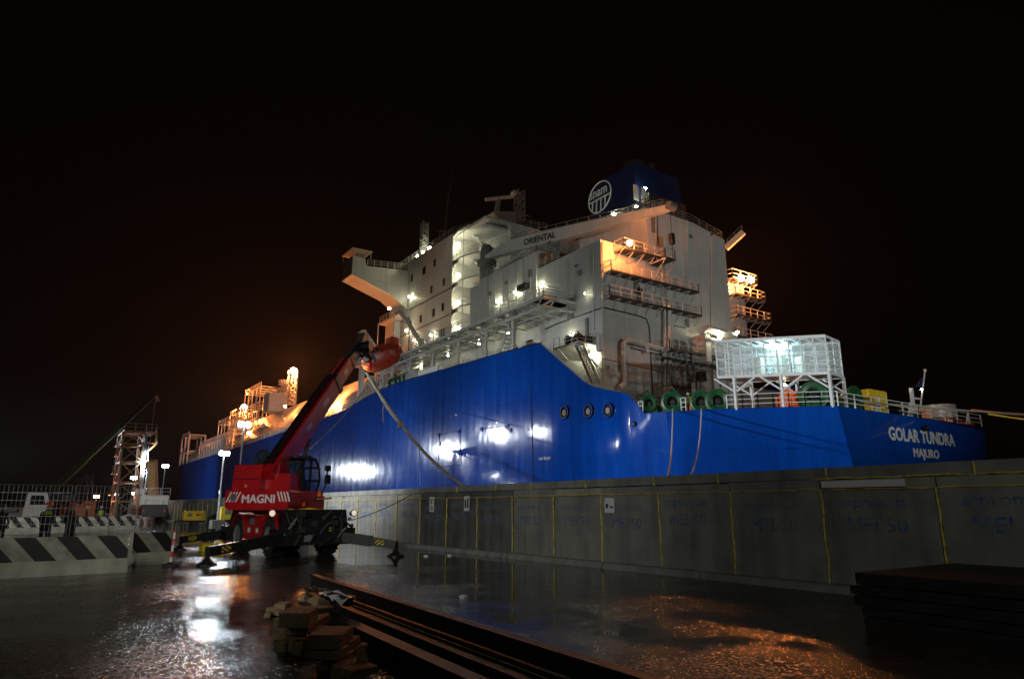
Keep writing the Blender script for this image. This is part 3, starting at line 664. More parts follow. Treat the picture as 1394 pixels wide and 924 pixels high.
ppipe([(815, 455), (816, 478)], .3, 49.3, 'locker', 'white')
ppipe([(822, 488), (905, 507)], .05, 49.9, 'cable_run', 'grey', 4)
# plate panels / doors high on aft face (subtle)
for x, y_, wd, ht in ((871, 404, .8, 2.0), (925, 445, 1.8, .15), (925, 470, 1.4, 1.2)):
    c = P(x, y_, 1, 50); part(MB().box((c.x-wd/2, 49.9, c.z-ht/2), (c.x+wd/2, 49.99, c.z+ht/2)), 'hatch', M['grey'])
# lower aft clutter: decks, pipes, racks right of ladder
catwalk(912, 475, 985, 486, 50, 2.2); catwalk(900, 487, 990, 500, 50, 1.2); catwalk(915, 524, 940, 529, 50, 2)
for k in range(16):
    x = rnd.uniform(918, 990); y_ = rnd.uniform(455, 520); c = P(x, y_, 1, 49.2-rnd.random()); 
    q = rnd.random()
    if q < .5: part(MB().tube([c, c+Vector((0, 0, -rnd.uniform(1.5, 5)))], rnd.uniform(.06, .2), 6), 'service_pipe', M['grey'])
    elif q < .8: part(MB().cbox(c-Vector((.5, .3, .5)), c+Vector((.5, .3, .5))), 'equipment_box', M['dark'])
    else: part(MB().tube([c, c+Vector((rnd.uniform(1, 4), 0, 0))], .15, 6), 'service_pipe', M['white'])
ppipe([(955, 452), (962, 447), (1000, 458)], .45, 47.5, 'duct'); ppipe([(958, 460), (998, 468)], .2, 47.5, 'pipe')
part(MB().box((P(956, 450, 1, 48).x, 47.6, P(956, 492, 1, 48).z), (P(962, 450, 1, 48).x, 49.9, P(956, 455, 1, 48).z)), 'duct_support', M['white'])
# starboard casing with orange lit catwalks
S = MB(); S.box((65.61, 53, 8.8), (72.6, 62, 30.2)); part(S, 'starboard_casing', M['white'])
catwalk(1003, 425, 1050, 440, 53, 1.3); catwalk(1001, 455, 1053, 468, 53, 1.3); catwalk(998, 385, 1030, 378, 53, 1.6); catwalk(1001, 398, 1042, 409, 53, 1.3)
for X in (67, 69, 71): part(MB().bar((X, 52.9, 15), (X, 52.9, 30), .25, .2), 'casing_stiffener', M['white'])
# davit beam at the roof corner
part(MB().bar(P(988, 338, 1, 52), P(1012, 316, 1, 50), .5, .7), 'roof_davit', M['white']); part(MB().rail([P(990, 331, 1, 51.7), P(1010, 312, 1, 50)], .5, 1, .04, 1), 'davit_railing', M['grey'])
for x, y_, wd, ht in ((790, 372, .5, .6), (779, 430, .6, .7), (800, 445, .4, 1.9), (785, 362, .3, .3)):
    c = P(x, y_, 0, 45.2); part(MB().cbox((45.0, c.y-wd/2, c.z-ht/2), (45.197, c.y+wd/2, c.z+ht/2), .03), 'wall_fitting', M['grey'], Ao)
for x, ya, yb in ((772, 352, 440), (808, 335, 450)): part(MB().tube([P(x, ya, 0, 45.08), P(x, yb, 0, 45.08)], .07, 6), 'wall_pipe', M['white'], Ao)
for x, ya, yb, r_ in ((935, 300, 380, .08), (968, 330, 470, .08), (893, 292, 330, .07)): part(MB().tube([P(x, ya, 1, 49.88), P(x, yb, 1, 49.88)], r_, 6), 'wall_pipe', M['white'], Uo)
for x, y_, wd, ht in ((890, 306, .9, 2.0), (940, 322, .5, .5), (968, 318, .4, .7), (866, 388, .9, 1.9), (935, 440, .6, .9)):
    c = P(x, y_, 1, 50); part(MB().cbox((c.x-wd/2, 49.9, c.z-ht/2), (c.x+wd/2, 49.997, c.z+ht/2), .03), 'wall_fitting', M['grey'], Uo)
for x, y_, wd, ht in ((668, 400, .5, .5), (690, 385, .4, .4), (722, 372, .5, .9), (712, 420, .3, 1.0)):
    c = P(x, y_, 0, 45); part(MB().cbox((44.8, c.y-wd/2, c.z-ht/2), (44.997, c.y+wd/2, c.z+ht/2), .03), 'wall_fitting', M['grey'], Bo)
for k in range(7): part(MB().tube([(44.9, 62+k*1.5, 31.0), (44.9, 62+k*1.5, 24+rnd.random()*4)], .04+.03*rnd.random(), 5), 'wall_pipe', M['white'], Bo)
# draft marks on the stern plating
for k in range(5):
    c = P(1141, 570, 1, 28); text_mesh('draft_mark', str(98-2*k)[:2]+'', .35, M['letter'], (hx(29, 8-k)-.03, 28.9, 8.0-k*.9), (.62, -.78, 0), (0, 0, 1), ship, 0, 0, 1) if False else None
# ---- crane jib
ja = P(663, 346, 1, 75); jb = P(912, 283, 1, 47)
jd = (jb-ja).normalized(); sx = Vector((0, 0, 1)).cross(jd).normalized()
jib = MB()
js = []
for t, h_, dz, w_ in ((0, .5, -.6, .9), (.13, 1.7, .1, 1.0), (.35, 1.75, .1, 1.0), (.75, 1.25, 0, .9), (1, .6, 0, .7)):
    c = ja.lerp(jb, t)+Vector((0, 0, dz)); js.append([c+sx*(i*w_/2)+Vector((0, 0, j*h_/2)) for i, j in ((-1, -1), (1, -1), (1, 1), (-1, 1))])
vs = [p for r_ in js for p in r_]; fs = [(i*4+k, i*4+(k+1) % 4, (i+1)*4+(k+1) % 4, (i+1)*4+k) for i in range(4) for k in range(4)]+[(3, 2, 1, 0), (16, 17, 18, 19)]
jib.add(vs, fs); jibo = part(jib, 'crane_jib', M['white'])
part(MB().rail([ja.lerp(jb, .14)+Vector((0, 0, 1)), ja.lerp(jb, .97)+Vector((0, 0, .35))], .9, 1.7, .04, 2), 'jib_railing', M['grey'], jibo)
part(MB().lathe(jb+Vector((-.5, -.2, .1)), (1, 0, 0), [(0, .45), (1, .45)], 12), 'jib_sheave', M['grey'], jibo)
hk = MB(); hk.tube([jb, jb-Vector((0, 0, 3.2))], .05, 4); hk.cbox(jb-Vector((.25, .25, 4.2)), jb-Vector((-.25, -.25, 3.0))); hk.tube([jb-Vector((0, 0, 4.2)), jb-Vector((0, 0, 6.5))], .05, 4); part(hk, 'crane_hook', M['dark'], jibo)
tr_ = (jb-ja).normalized()
text_mesh('lettering', 'ORIENTAL', 1.15, M['blackl'], ja.lerp(jb, .255)-sx*.52+Vector((0, 0, -.30)) if sx.x > 0 else ja.lerp(jb, .255)+sx*.52+Vector((0, 0, -.30)), jd, (0, 0, 1), jibo, .01, .07, 1)
text_mesh('lettering', 'PRECISION', .55, M['grey'], ja.lerp(jb, .40)-sx*.52+Vector((0, 0, -.05)) if sx.x > 0 else ja.lerp(jb, .40)+sx*.52+Vector((0, 0, -.05)), jd, (0, 0, 1), jibo, .01, .0, 1) if False else None
pb = Vector((ja.x+.3, 75.5, 0))
part(MB().lathe((pb.x, pb.y, 31), (0, 0, 1), [(0, 1.0), (3, 1.0), (3, 1.35), (3.6, 1.35), (3.6, 1.0), (5.4, .9), (6.0, .5)], 16), 'crane_pedestal', M['grey'], smooth=True)
part(MB().bar(P(672, 372, 1, 74.5), ja.lerp(jb, .26)-Vector((0, 0, .8)), .3, .3), 'jib_cylinder', M['white'], jibo)
part(MB().box((pb.x-1.4, 74, 23.3), (pb.x+2.5, 77.5, 31)), 'crane_base_house', M['white'])
# ---- funnel
fn = MB(); FX = 55.5
c0 = P(798, 300, 0, FX); c1 = P(866, 300, 0, FX); zt = P(836, 232, 0, FX).z
ya_, yb_ = c1.y, c0.y
low = 34.3
fn.add([(FX, ya_, low), (FX, yb_, low), (FX+9, yb_, low), (FX+9, ya_, low), (FX+.6, ya_+.4, zt), (FX+.6, yb_-1.2, zt), (FX+8.4, yb_-1.2, zt), (FX+8.4, ya_+.4, zt)],
       [(0, 1, 5, 4), (1, 2, 6, 5), (2, 3, 7, 6), (3, 0, 4, 7), (4, 5, 6, 7)])
fun = part(fn, 'funnel', M['funnel'])
part(MB().box((FX+1.2, ya_+1, zt), (FX+3, ya_+3, zt+.9)), 'funnel_vent', M['dark'], fun); part(MB().tube([(FX+5, ya_+2, zt-.5), (FX+5, ya_+2, zt+1.6)], .6, 12), 'funnel_uptake', M['dark'], fun)
# logo on the port side, on the sloping face
cl = P(815.5, 268, 0, FX+.3)
slope = Vector((.6, 0, zt-low)).normalized(); FR = Vector((0, -1, 0))
rad = abs(P(815.5, 246, 0, FX+.3).z-P(815.5, 290, 0, FX+.3).z)/2*.96
cl = Vector((FX+.6*(cl.z-low)/(zt-low)-.06, cl.y, cl.z))
lg = MB(); n = 40
ring = [cl+(FR*math.cos(2*math.pi*k/n)+slope*math.sin(2*math.pi*k/n))*rad for k in range(n+1)]
lg.tube(ring, rad*.045, 4, cap=False)
dlow = -rad*.12
lg.bar(cl+FR*(-rad*.98)+slope*dlow, cl+FR*(rad*.98)+slope*dlow, .1, rad*.09, up=slope)
for t0, t1 in ((-.62, -.42), (-.26, -.16), (.12, .14), (.48, .42)):
    a = cl+FR*(rad*t0)+slope*dlow; e = t1*1.5 if abs(t1) > .3 else t1*1.5
    b_ = cl+FR*(rad*max(-.66, min(.66, t0*1.05+0)))+slope*(-rad*math.sqrt(max(0, 1-min(.66, abs(t0*1.05))**2)))
    lg.bar(a, b_, .08, rad*.08, up=FR)
part(lg, 'round_emblem', M['letter'], fun)
text_mesh('lettering', 'snam', rad*.92, M['letter'], cl-FR*rad*.93+slope*(rad*.10)-Vector((.03, 0, 0)), FR, slope, fun, .02, .06, .84)
# lit doorways behind the funnel
for x, y_ in ((866, 262), (877, 266)):
    c = P(x, y_, 1, ya_-1); part(MB().box((c.x-.35, ya_-1, c.z-1), (c.x+.35, ya_-.9, c.z+1)), 'funnel_door', M['cream'], fun)
part(MB().box((FX+1.5, ya_-.9, 34.3), (FX+8, ya_, 39)), 'funnel_house', M['dark'], fun)
part(MB().rail([P(862, 290, 1, 52), P(915, 285, 1, 51)], 1, 1.4, .045), 'funnel_railing', M['white'])
# ---- radar mast and antennas
mx = 58.5; my = 90
zb = 43.6
def MP(x, y_): return P(x, y_, 1, my)
m_ = MB(); m_.add([MP(672, 288), MP(715, 288), MP(700, 306), MP(686, 306)]+[p+Vector((0, 2.5, 0)) for p in (MP(672, 288), MP(715, 288), MP(700, 306), MP(686, 306))], [(0, 1, 2, 3), (4, 7, 6, 5), (0, 4, 5, 1), (1, 5, 6, 2), (2, 6, 7, 3), (3, 7, 4, 0)])
m_.bar(MP(692, 306), MP(692, 330), 1.4); mast = part(m_, 'radar_mast', M['grey'])
part(MB().bar(MP(661, 272), MP(698, 268), .45, .5), 'radar_scanner', M['white'], mast)
part(MB().bar(MP(679, 272), MP(676, 288), .6).bar(MP(676, 275), MP(680, 290), .3), 'radar_pedestal', M['grey'], mast)
mt = MB(); 
mt.truss(MP(707, 300), MP(707, 260), 1.3, 7, .1, up=(0, 1, 0)); mt.bar(MP(700, 262), MP(712, 262), .1); mt.bar(MP(712, 292), MP(722, 295), .12); part(mt, 'lattice_mast', M['grey'], mast)
part(MB().tube([MP(698, 265), MP(701, 262)], .5, 8), 'satellite_dome', M['white'], mast)
part(MB().rail([MP(683, 318), MP(705, 314)], 1, 1, .04), 'mast_railing', M['grey'], mast)
part(MB().truss(P(577, 342, 1, 100), P(578, 303, 1, 100), 1.0, 8, .09, up=(0, 1, 0)), 'antenna_mast', M['grey'])
part(MB().tube([P(603, 320, 1, 95), P(617, 230, 1, 95)], .05, 4), 'whip_antenna', M['grey'])
part(MB().tube([P(607, 320, 1, 95), P(610, 265, 1, 95)], .04, 4).tube([P(598, 322, 1, 95), P(600, 311, 1, 95)], .06, 4).bar(P(594, 314, 1, 95), P(606, 315, 1, 95), .1), 'whip_antenna', M['grey'])

# ---- lower port side of the casing: platform with winch and stairs down to the aft deck
pz = P(770, 463, 0, 42).z
pf = MB(); X0 = 42.2; c = P(783, 465, 0, X0); c2 = P(757, 456, 0, X0)
pf.box((X0, c.y-.6, c.z-.15), (45.15, c2.y+.6, c.z)); part(pf, 'side_platform', M['white'])
for q in (0, 1): part(MB().bar((X0+.1, (c.y, c2.y)[q], c.z-.1), (45.1, (c.y, c2.y)[q], c.z-2.2), .12), 'platform_brace', M['white'])
part(MB().rail([(45, c.y-.5, c.z), (X0, c.y-.5, c.z), (X0, c2.y+.5, c.z)], 1.0, 1.0, .04), 'platform_railing', M['white'])
wn = MB(); wn.lathe((43, c.y+.3, c.z+.55), (0, 1, 0), [(0, .6), (.15, .6), (.15, .35), (1.6, .35), (1.6, .6), (1.75, .6)], 14); wn.cbox((43.7, c.y, c.z), (44.6, c.y+2, c.z+.9)); part(wn, 'small_winch', M['dark'])
stair(P(784, 470, 0, 42.6), P(806, 521, 0, 42.6), 1.0, 16)
part(MB().tube([P(819, 500, 1, 49), P(836, 528, 1, 49)], .06, 5).tube([P(821, 497, 1, 49), P(838, 526, 1, 49)], .06, 5), 'hand_rail', M['white'])
# white upstand along bulwark cut
up_ = MB(); e = [Vector((39.15, Y, topz(Y)+.02)) for Y in (45.85, 47.5, 49, 50.7, 52.35)]
up_.tube([p for p in e], .09, 4); part(up_, 'bulwark_edge', M['white'])
# bulwark top railing in the aft section + white panel by the platform edge
part(MB().box((39.3, 74.0, 17.3), (39.45, 79.5, 18.9)), 'gangway_door', M['whitec'])
part(MB().rail([(39.4, 84, 17.9), (39.4, 54, 17.2)], 1.0, 1.6, .04), 'bulwark_railing', M['white'])
pu = MB()
for k in range(26): pu.bar((39.4, 80+k*.22, 18), (39.4, 80+k*.22, 19.2), .05)
pu.bar((39.4, 80, 19.2), (39.4, 85.5, 19.2), .08); part(pu, 'gate', M['white'])

# ---- lifeboat davit; the lifeboat itself hangs from it
def davit(yv):
    m_ = MB(); m_.bar((43.6, yv, 16), (43.6, yv, 25.4), .6, .6); m_.bar((43.6, yv, 25.0), (40.0, yv, 29.2), .45, .55); m_.bar((40, yv, 29.2), (39.2, yv, 28.6), .35); m_.bar((43.6, yv, 21.5), (40.6, yv, 20.2), .3); m_.bar((43.6, yv, 18), (41, yv, 21), .25)
    part(m_, 'lifeboat_davit', M['white'])
davit(87.5); davit(101.0)
part(MB().rail([(41, 86.5, 16.1), (41, 99, 16.1)], 1.0, 1.2, .05), 'deck_railing', M['white'])
for k in range(14):
    yv = 82+rnd.random()*16; part(MB().tube([(40.6+rnd.random()*2, yv, 16.2), (40.6+rnd.random()*2, yv+rnd.uniform(-1, 1), 19+rnd.random()*3)], .07+rnd.random()*.1, 5), 'davit_pipe', M['white'])
lb = thing('lifeboat', 'orange enclosed lifeboat hanging in white davits beside the bridge tower', 'lifeboat', (40.3, 91.4, 23.0))
def loft(mb, rows):
    n = len(rows[0]); vs = [p for r_ in rows for p in r_]
    mb.add(vs, [(i*n+k, i*n+(k+1) % n, (i+1)*n+(k+1) % n, (i+1)*n+k) for i in range(len(rows)-1) for k in range(n)]+[tuple(range(n-1, -1, -1)), tuple(range((len(rows)-1)*n, len(rows)*n))])
rows = []; LC = Vector((40.6, 94.5, 23.5))
for t in (-1, -.93, -.8, -.5, 0, .5, .8, .93, 1):
    wv = 1.75*(1-abs(t)**3.5)**.6+.12; kz = -1.6+1.0*abs(t)**4; cz = 1.75-.8*abs(t)**3
    rows.append([LC+Vector((a*wv, t*5.9, zz*1.12)) for a, zz in ((0, kz), (.6, kz*.75), (.95, -.3), (1.0, .1), (1.04, .15), (1.04, .3), (.95, .4), (.6, cz*.9), (0, cz), (-.6, cz*.9), (-.95, .4), (-1.04, .3), (-1.04, .15), (-1, .1), (-.95, -.3), (-.6, kz*.75))])
m_ = MB(); loft(m_, rows); m_.build('lifeboat_hull', M['orange'], lb, smooth=True)
m_ = MB(); m_.cbox(LC+Vector((-.7, -4.4, 1.1)), LC+Vector((.7, -2.6, 2.5)), .1); m_.build('conning_tower', M['orange'], lb)
m_ = MB(); m_.tube([LC+Vector((-1.83, -4, .22)), LC+Vector((-1.85, 0, .22)), LC+Vector((-1.83, 4, .22))], .08, 6); m_.build('fender', M['dark'], lb)
m_ = MB()
for q in (-2, -.6, .8, 2.2): m_.box(LC+Vector((-1.72, q, .75)), LC+Vector((-1.5, q+.5, 1.05)))
m_.build('porthole', M['window'], lb)
for yv in (-4.3, 4.3): MB().tube([LC+Vector((0, yv, 1.2)), (40.0, 94.5+yv*1.2, 29)], .04, 4).build('hoist_wire', M['dark'], lb)

# ---- trunk deck and equipment forward
tk = MB()
sec = [(41.2, 14.6), (41.2, 17.6), (46.4, 24.3), (74.6, 24.3), (79.8, 17.6), (79.8, 14.6)]
vs = [(x, Y, z) for Y in (112, 258) for x, z in sec]; tk.add(vs, [(i, i+6, (i+1) % 6+6, (i+1) % 6) for i in range(6)]+[(5, 4, 3, 2, 1, 0), (6, 7, 8, 9, 10, 11)])
part(tk, 'trunk_deck', M['orangeish'] if 'orangeish' in M else M['white'])
tk = MB(); tk.lathe((45.2, 99.8, 17.6), (0, 1, .0), [(0, 1.0), (.8, 2.6), (3, 3.6), (12.3, 4.0)], 20); part(tk, 'tank_dome', M['white'], smooth=True)
part(MB().rail([(39.5, 100, 16.9), (39.5, 118, 16.3), (39.5, 170, 15.7), (39.5, 240, 15.3)], 1.1, 2.4, .06), 'deck_railing', M['white'])
def deckbox(y0, y1, x0, x1, z0, z1, nm='deck_house', m_='white'): return part(MB().cbox((x0, y0, z0), (x1, y1, z1), .1), nm, M[m_])
def frame(y0, y1, x0, x1, z0, z1, ny=3, nz=2, r=.14, nm='pipe_rack', m_='white'):
    f = MB()
    for i in range(ny+1):
        Y = y0+(y1-y0)*i/ny
        for X in (x0, x1): f.bar((X, Y, z0), (X, Y, z1), r*1.5)
        for k in range(nz):
            z = z0+(z1-z0)*(k+1)/nz; f.bar((x0, Y, z), (x1, Y, z), r)
            if i < ny and (i+k) % 2: f.bar((x0, Y, z), (x0, Y+(y1-y0)/ny, z-(z1-z0)/nz), r*.7)
    for k in range(nz):
        z = z0+(z1-z0)*(k+1)/nz
        for X in (x0, x1): f.bar((X, y0, z), (X, y1, z), r*1.3)
    f.rail([(x0, y0, z1), (x0, y1, z1)], 1.1, 2, .07, 2)
    return part(f, nm, M[m_])
# manifold area amidships
def DP(x, y_, X): return P(x, y_, 0, X)
c = DP(365, 548, 44); deckbox(c.y-2.5, c.y+2.5, 43.5, 48, c.z-2.3, c.z+2.3, 'control_cabin', 'cream'); part(MB().rail([(43.6, c.y+2.4, c.z+2.3), (43.6, c.y-2.4, c.z+2.3), (48, c.y-2.4, c.z+2.3)], 1, 1.2, .06), 'cabin_railing', M['white'])
c = DP(318, 580, 43); frame(c.y-9, c.y+12, 41.5, 45, 15.5, c.z+1.5, 5, 3)
c = DP(310, 600, 42); deckbox(c.y-3, c.y+3, 41, 44, 15.5, c.z+.6)
c = DP(296, 600, 41); frame(c.y-22, c.y+22, 40.4, 43, 14.8, c.z+.2, 12, 2)
c = DP(257, 600, 42); frame(c.y-7, c.y+7, 41, 46, 14.8, c.z+1.6, 2, 2, .3); part(MB().tube([(43, c.y-6, 16.5), (43, c.y+8, 18)], 1.4, 12), 'deck_tank', M['grey'])
c = DP(247, 618, 42); part(MB().bar((42, c.y, 14.8), (42, c.y, c.z+2), .6), 'deck_post', M['white'])
c = DP(348, 552, 45); frame(c.y-8, c.y+8, 44, 49, 16, c.z+4, 4, 4, .16); frame(c.y+10, c.y+24, 44, 48, 16, c.z, 3, 3, .16)
for k in range(70):
    x = rnd.uniform(262, 470); X = rnd.uniform(42.5, 47); Y = P(x, 560, 0, X).y; z0 = 15 if X < 43 else 17; h_ = rnd.uniform(1.5, 4.5)
    if Y > 255: continue
    q = k % 3
    if q == 0: part(MB().tube([(X, Y, z0), (X, Y, z0+h_)], .3, 8).ball((X, Y, z0+h_), .5), 'vent_post', M['white'])
    elif q == 1: part(MB().tube([(X, Y, z0+h_), (X, Y+8, z0+h_)], .3, 8).tube([(X, Y, z0), (X, Y, z0+h_)], .3, 8), 'deck_pipe', M['white'])
    else: deckbox(Y, Y+2, X, X+1.5, z0, z0+h_*.6, 'valve_box', 'grey')
# crane posts / masts carrying sodium lamps
def mastpost(x, ybot, ytop, X, r, nm='lamp_mast'):
    a = DP(x, ybot, X); b_ = DP(x, ytop, X)
    m_ = MB(); m_.truss((X, a.y, a.z), (X, a.y, b_.z), r*2, 7, r*.22, up=(0, 1, 0)); part(m_, nm, M['white']); return Vector((X, a.y, b_.z))
L1 = mastpost(396, 550, 506, 50, .9); L2 = mastpost(329, 590, 555, 46, .8)
a = DP(386, 548, 49); b_ = DP(386, 520, 49); part(MB().lathe((49, a.y, a.z-1), (0, 0, 1), [(0, .9), (b_.z-a.z, .9), (b_.z-a.z, 1.6), (b_.z-a.z+1.2, 1.6), (b_.z-a.z+1.3, .8)], 14), 'crane_post', M['white'])
a = DP(490, 460, 40); part(MB().lathe((42.5, 107, 17), (0, 0, 1), [(0, .5), (7.5, .5), (7.5, 1.2), (10.3, 1.2), (10.6, .8)], 14), 'provision_crane', M['white'])
# green mooring equipment by the lifeboat and on the aft deck
def fairlead(c, ax, r=1.15):
    r *= 1.13
    ax = Vector(ax).normalized(); m_ = MB(); m_.lathe(c, ax, [(-.9, r*.55), (-.5, r*.62), (-.15, r*.8), (.1, r), (.3, r), (.35, r*.8), (.2, r*.5), (-.2, r*.42), (-.9, r*.42)], 22)
    s_ = Vector((0, 0, 1)).cross(ax).normalized()
    m_.prism([c+s_*r*1.0+ax*.0-Vector((0, 0, r*1.05)), c-s_*r*1.0-Vector((0, 0, r*1.05)), c-s_*r*.9-Vector((0, 0, r*.3)), c+s_*r*.9-Vector((0, 0, r*.3))], -ax*1.2)
    o_ = part(m_, 'mooring_fairlead', M['green'], smooth=True); m2 = MB(); m2.lathe(c-ax*.35, ax, [(0, r*.5), (.1, r*.5), (.25, r*.22)], 14); part(m2, 'rope_roller', M['rust'], o_); return o_
def edge(x, y_, inset=.8):
    """aft deck edge point below photo column x"""
    best = None
    for k in range(400):
        Y = 28+k*.045; X = planX(Y)+inset; 
        d = Vector((X, Y, 9))-CAM; u = 697+FPX*d.dot(RT)/d.dot(FWD)
        if best is None or abs(u-x) < best[0]: best = (abs(u-x), X, Y)
    return Vector((best[1], best[2], 9))
OUT = Vector((-.8, -.62, 0))
def zat(x, y_, p):   # height at plan point p seen at photo row y_
    d = FWD*FPX+RT*(x-697)-UP*(y_-462); t = math.hypot(p.x, p.y)/math.hypot(d.x, d.y); return 1.7+d.z*t
for x, y_, r_ in ((884, 549, .62), (916, 547, .78), (955, 547, .80), (978, 546, .85)):
    p = edge(x, 560, 1.0); c = Vector((p.x, p.y, zat(x, y_, p))); fairlead(c, OUT, r_)
p = edge(1108, 550, 1.0); fairlead(Vector((p.x, p.y, zat(1108, 538, p))), OUT, .95)
for x in (900, 934, 870): p = edge(x, 560, 2.4); part(MB().cbox(p+Vector((-.6, -.5, -.1)), p+Vector((.6, .6, .9))).bar(p+Vector((.6, 0, .8)), p+Vector((-1.3, .3, 2.2)), .12), 'winch_gear', M['green'])
for X, Y in ((50.0, 29.6), (53.2, 29.5)):
    fairlead(Vector((X, Y, 10.1)), (0, -1, 0), .95)
for k, (x, y_) in enumerate(((505+48, 508), (547, 510), (539, 513))):
    c = P(x, y_, 0, 39.9); c.z = topz(c.y)+.5; part(MB().lathe(c-Vector((0, .8, 0)), (0, 1, 0), [(0, .9), (.2, .9), (.2, .5), (1.4, .5), (1.4, .9), (1.6, .9)], 16), 'mooring_winch', M['green'], smooth=True)
# aft deck big winches (red brown) under the cage
for x, y_ in ((1085, 545), (930, 550)):
    p = edge(x, 550, 5); m_ = MB(); m_.lathe(p+Vector((-1.2, 0, .9)), (1, 0, 0), [(0, 1), (.15, 1), (.15, .5), (2.2, .5), (2.2, 1), (2.35, 1)], 18); m_.cbox(p+Vector((1.4, -.6, -.1)), p+Vector((2.6, .7, 1.6))); part(m_, 'mooring_winch', M['hio'])
# deck railing aft
def aftrail(x0, x1, n=8):
    pts = [edge(x0+(x1-x0)*k/n, 0, .12) for k in range(n+1)]
    part(MB().rail(pts, 1.1, 1.6, .04), 'aft_railing', M['whitec'])
aftrail(990, 1160); aftrail(870, 876, 1); aftrail(928, 934, 1)
part(MB().rail([(48.6, 28.15, 9), (72.5, 28.15, 9)], 1.1, 2.4, .05), 'transom_railing', M['whitec'])
for X in (54.5, 59.5, 66.5, 70): part(MB().bar((X, 28.15, 9), (X, 28.15, 10.2), .14, .14).bar((X-.5, 28.2, 9), (X, 28.15, 10.1), .12, .1), 'rail_stanchion', M['whitec'])
# yellow roller frame, flag staff, white drum on the stern
yx = P(1200, 545, 1, 30).x; yz = P(1200, 532, 1, 30).z
m_ = MB(); o1 = [(yx-.2, 30, 9), (yx+.9, 30, 9), (yx+1.0, 30, yz-.1), (yx+.8, 30, yz), (yx-1.8, 30, yz), (yx-2.0, 30, yz-.7), (yx-1.2, 30, yz-.8), (yx-.5, 30, yz-1.3)]
m_.prism(o1, (0, 1.3, 0)); part(m_, 'roller_frame', M['yellow'])
f0 = P(1252, 560, 1, 29); f1 = P(1259, 504, 1, 29)
part(MB().tube([f0, f1], .07, 6).ball(f1, .14).bar(P(1240, 528, 1, 29), P(1244, 562, 1, 29), .25).bar(P(1244, 542, 1, 29), P(1254, 543, 1, 29), .15), 'flag_staff', M['whitec'])
fl = MB(); a = P(1258, 510, 1, 29); q = P(1248, 524, 1, 29); e2 = P(1256, 526, 1, 29)
fl.add([a, q, q.lerp(e2, .5)+Vector((0, .4, 0)), e2, a+Vector((.05, .05, 0)), q+Vector((.05, .05, 0)), q.lerp(e2, .5)+Vector((.05, .45, 0)), e2+Vector((.05, .05, 0))], [(0, 1, 2), (0, 2, 3), (4, 6, 5), (4, 7, 6), (0, 3, 7, 4), (0, 4, 5, 1), (1, 5, 6, 2), (2, 6, 7, 3)])
part(fl, 'flag', M['navy'] if False else M['funnel'])
c = P(1293, 560, 1, 31); part(MB().lathe((c.x, 32, 9), (0, 0, 1), [(0, .9), (1.2, .9), (1.2, 1.55), (2.5, 1.5), (2.6, .6)], 20), 'vent_drum', M['cream'], smooth=True)
part(MB().cbox((c.x+1.7, 30.4, 9), (c.x+3.4, 31.6, 9.9)).cbox((c.x-2, 30, 9), (c.x-1, 31, 10)), 'deck_locker', M['hio'])
part(MB().lathe((P(1235, 560, 1, 30).x, 30, 9), (0, 0, 1), [(0, .6), (1.2, .6), (1.3, .3)], 14), 'bollard', M['green'])

# ---- white framed cage platform at the aft quarter
cage_A = edge(992, 0, -.1); cage_B = Vector((47.6, 28.6, 9)); 
pa = edge(1003, 0, .1); pb_ = edge(1133, 0, .1)
zb = (zat(1125, 506, pb_)+zat(1005, 514, pa))/2; zt_ = (zat(1119, 453, pb_)+zat(985, 469, pa))/2
ex = (pb_-pa).normalized(); ex.z = 0; inn = Vector((-ex.y, ex.x, 0)); 
inn = Vector((.985, .17, 0))   # the cage is skewed to follow the quarter
A0 = pa-ex*1.2; B0 = pb_.copy(); dp = 2.7
cf = MB()
def cz(p, z): return Vector((p.x, p.y, z))
nn = 9; rows_ = 4
for side in (0, 1):
    for k in range(nn+1):
        p = A0.lerp(B0, k/nn)+inn*dp*side; cf.bar(cz(p, zb), cz(p, zt_), .09)
    for k in range(rows_+1):
        z = zb+(zt_-zb)*k/rows_; cf.bar(cz(A0+inn*dp*side, z), cz(B0+inn*dp*side, z), .14 if k in (0, rows_) else .07, .22 if k in (0, rows_) else .07)
for e_ in (A0, B0):
    for k in range(rows_+1): z = zb+(zt_-zb)*k/rows_; cf.bar(cz(e_, z), cz(e_+inn*dp, z), .1, .16 if k in (0, rows_) else .07)
    cf.bar(cz(e_+inn*dp/2, zb), cz(e_+inn*dp/2, zt_), .07)
for k in range(nn+1): p = A0.lerp(B0, k/nn); cf.bar(cz(p, zt_), cz(p+inn*dp, zt_), .09, .14)
cfo = part(cf, 'cage_frame', M['whitec'])
part(MB().prism([cz(A0, zb-.08), cz(B0, zb-.08), cz(B0+inn*dp, zb-.08), cz(A0+inn*dp, zb-.08)], (0, 0, .06)), 'cage_floor', M['steel'], cfo)
lg_ = MB(); legs = [pa, pa.lerp(pb_, .5), pb_]
for p in legs:
    for s_ in (0, 1):
        b0 = p+inn*dp*s_; lg_.bar(cz(b0, 8.9), cz(b0, zb), .2)
        for sg in (-1, 1):
            if (p == pb_ and sg == 1): continue
            lg_.bar(cz(b0, zb-1.2), cz(b0+ex*sg*1.5, zb-.1), .12)
    lg_.bar(cz(p, zb-1.2), cz(p+inn*dp, zb-.2), .1)
part(lg_, 'cage_leg', M['whitec'], cfo)
am = bpy.data.materials.new('hazy acrylic sheet'); am.use_nodes = True; nb = am.node_tree.nodes['Principled BSDF']; nb.inputs['Base Color'].default_value = (.75, .85, .88, 1); nb.inputs['Roughness'].default_value = .4; nb.inputs['Alpha'].default_value = .2
M['acryl'] = am
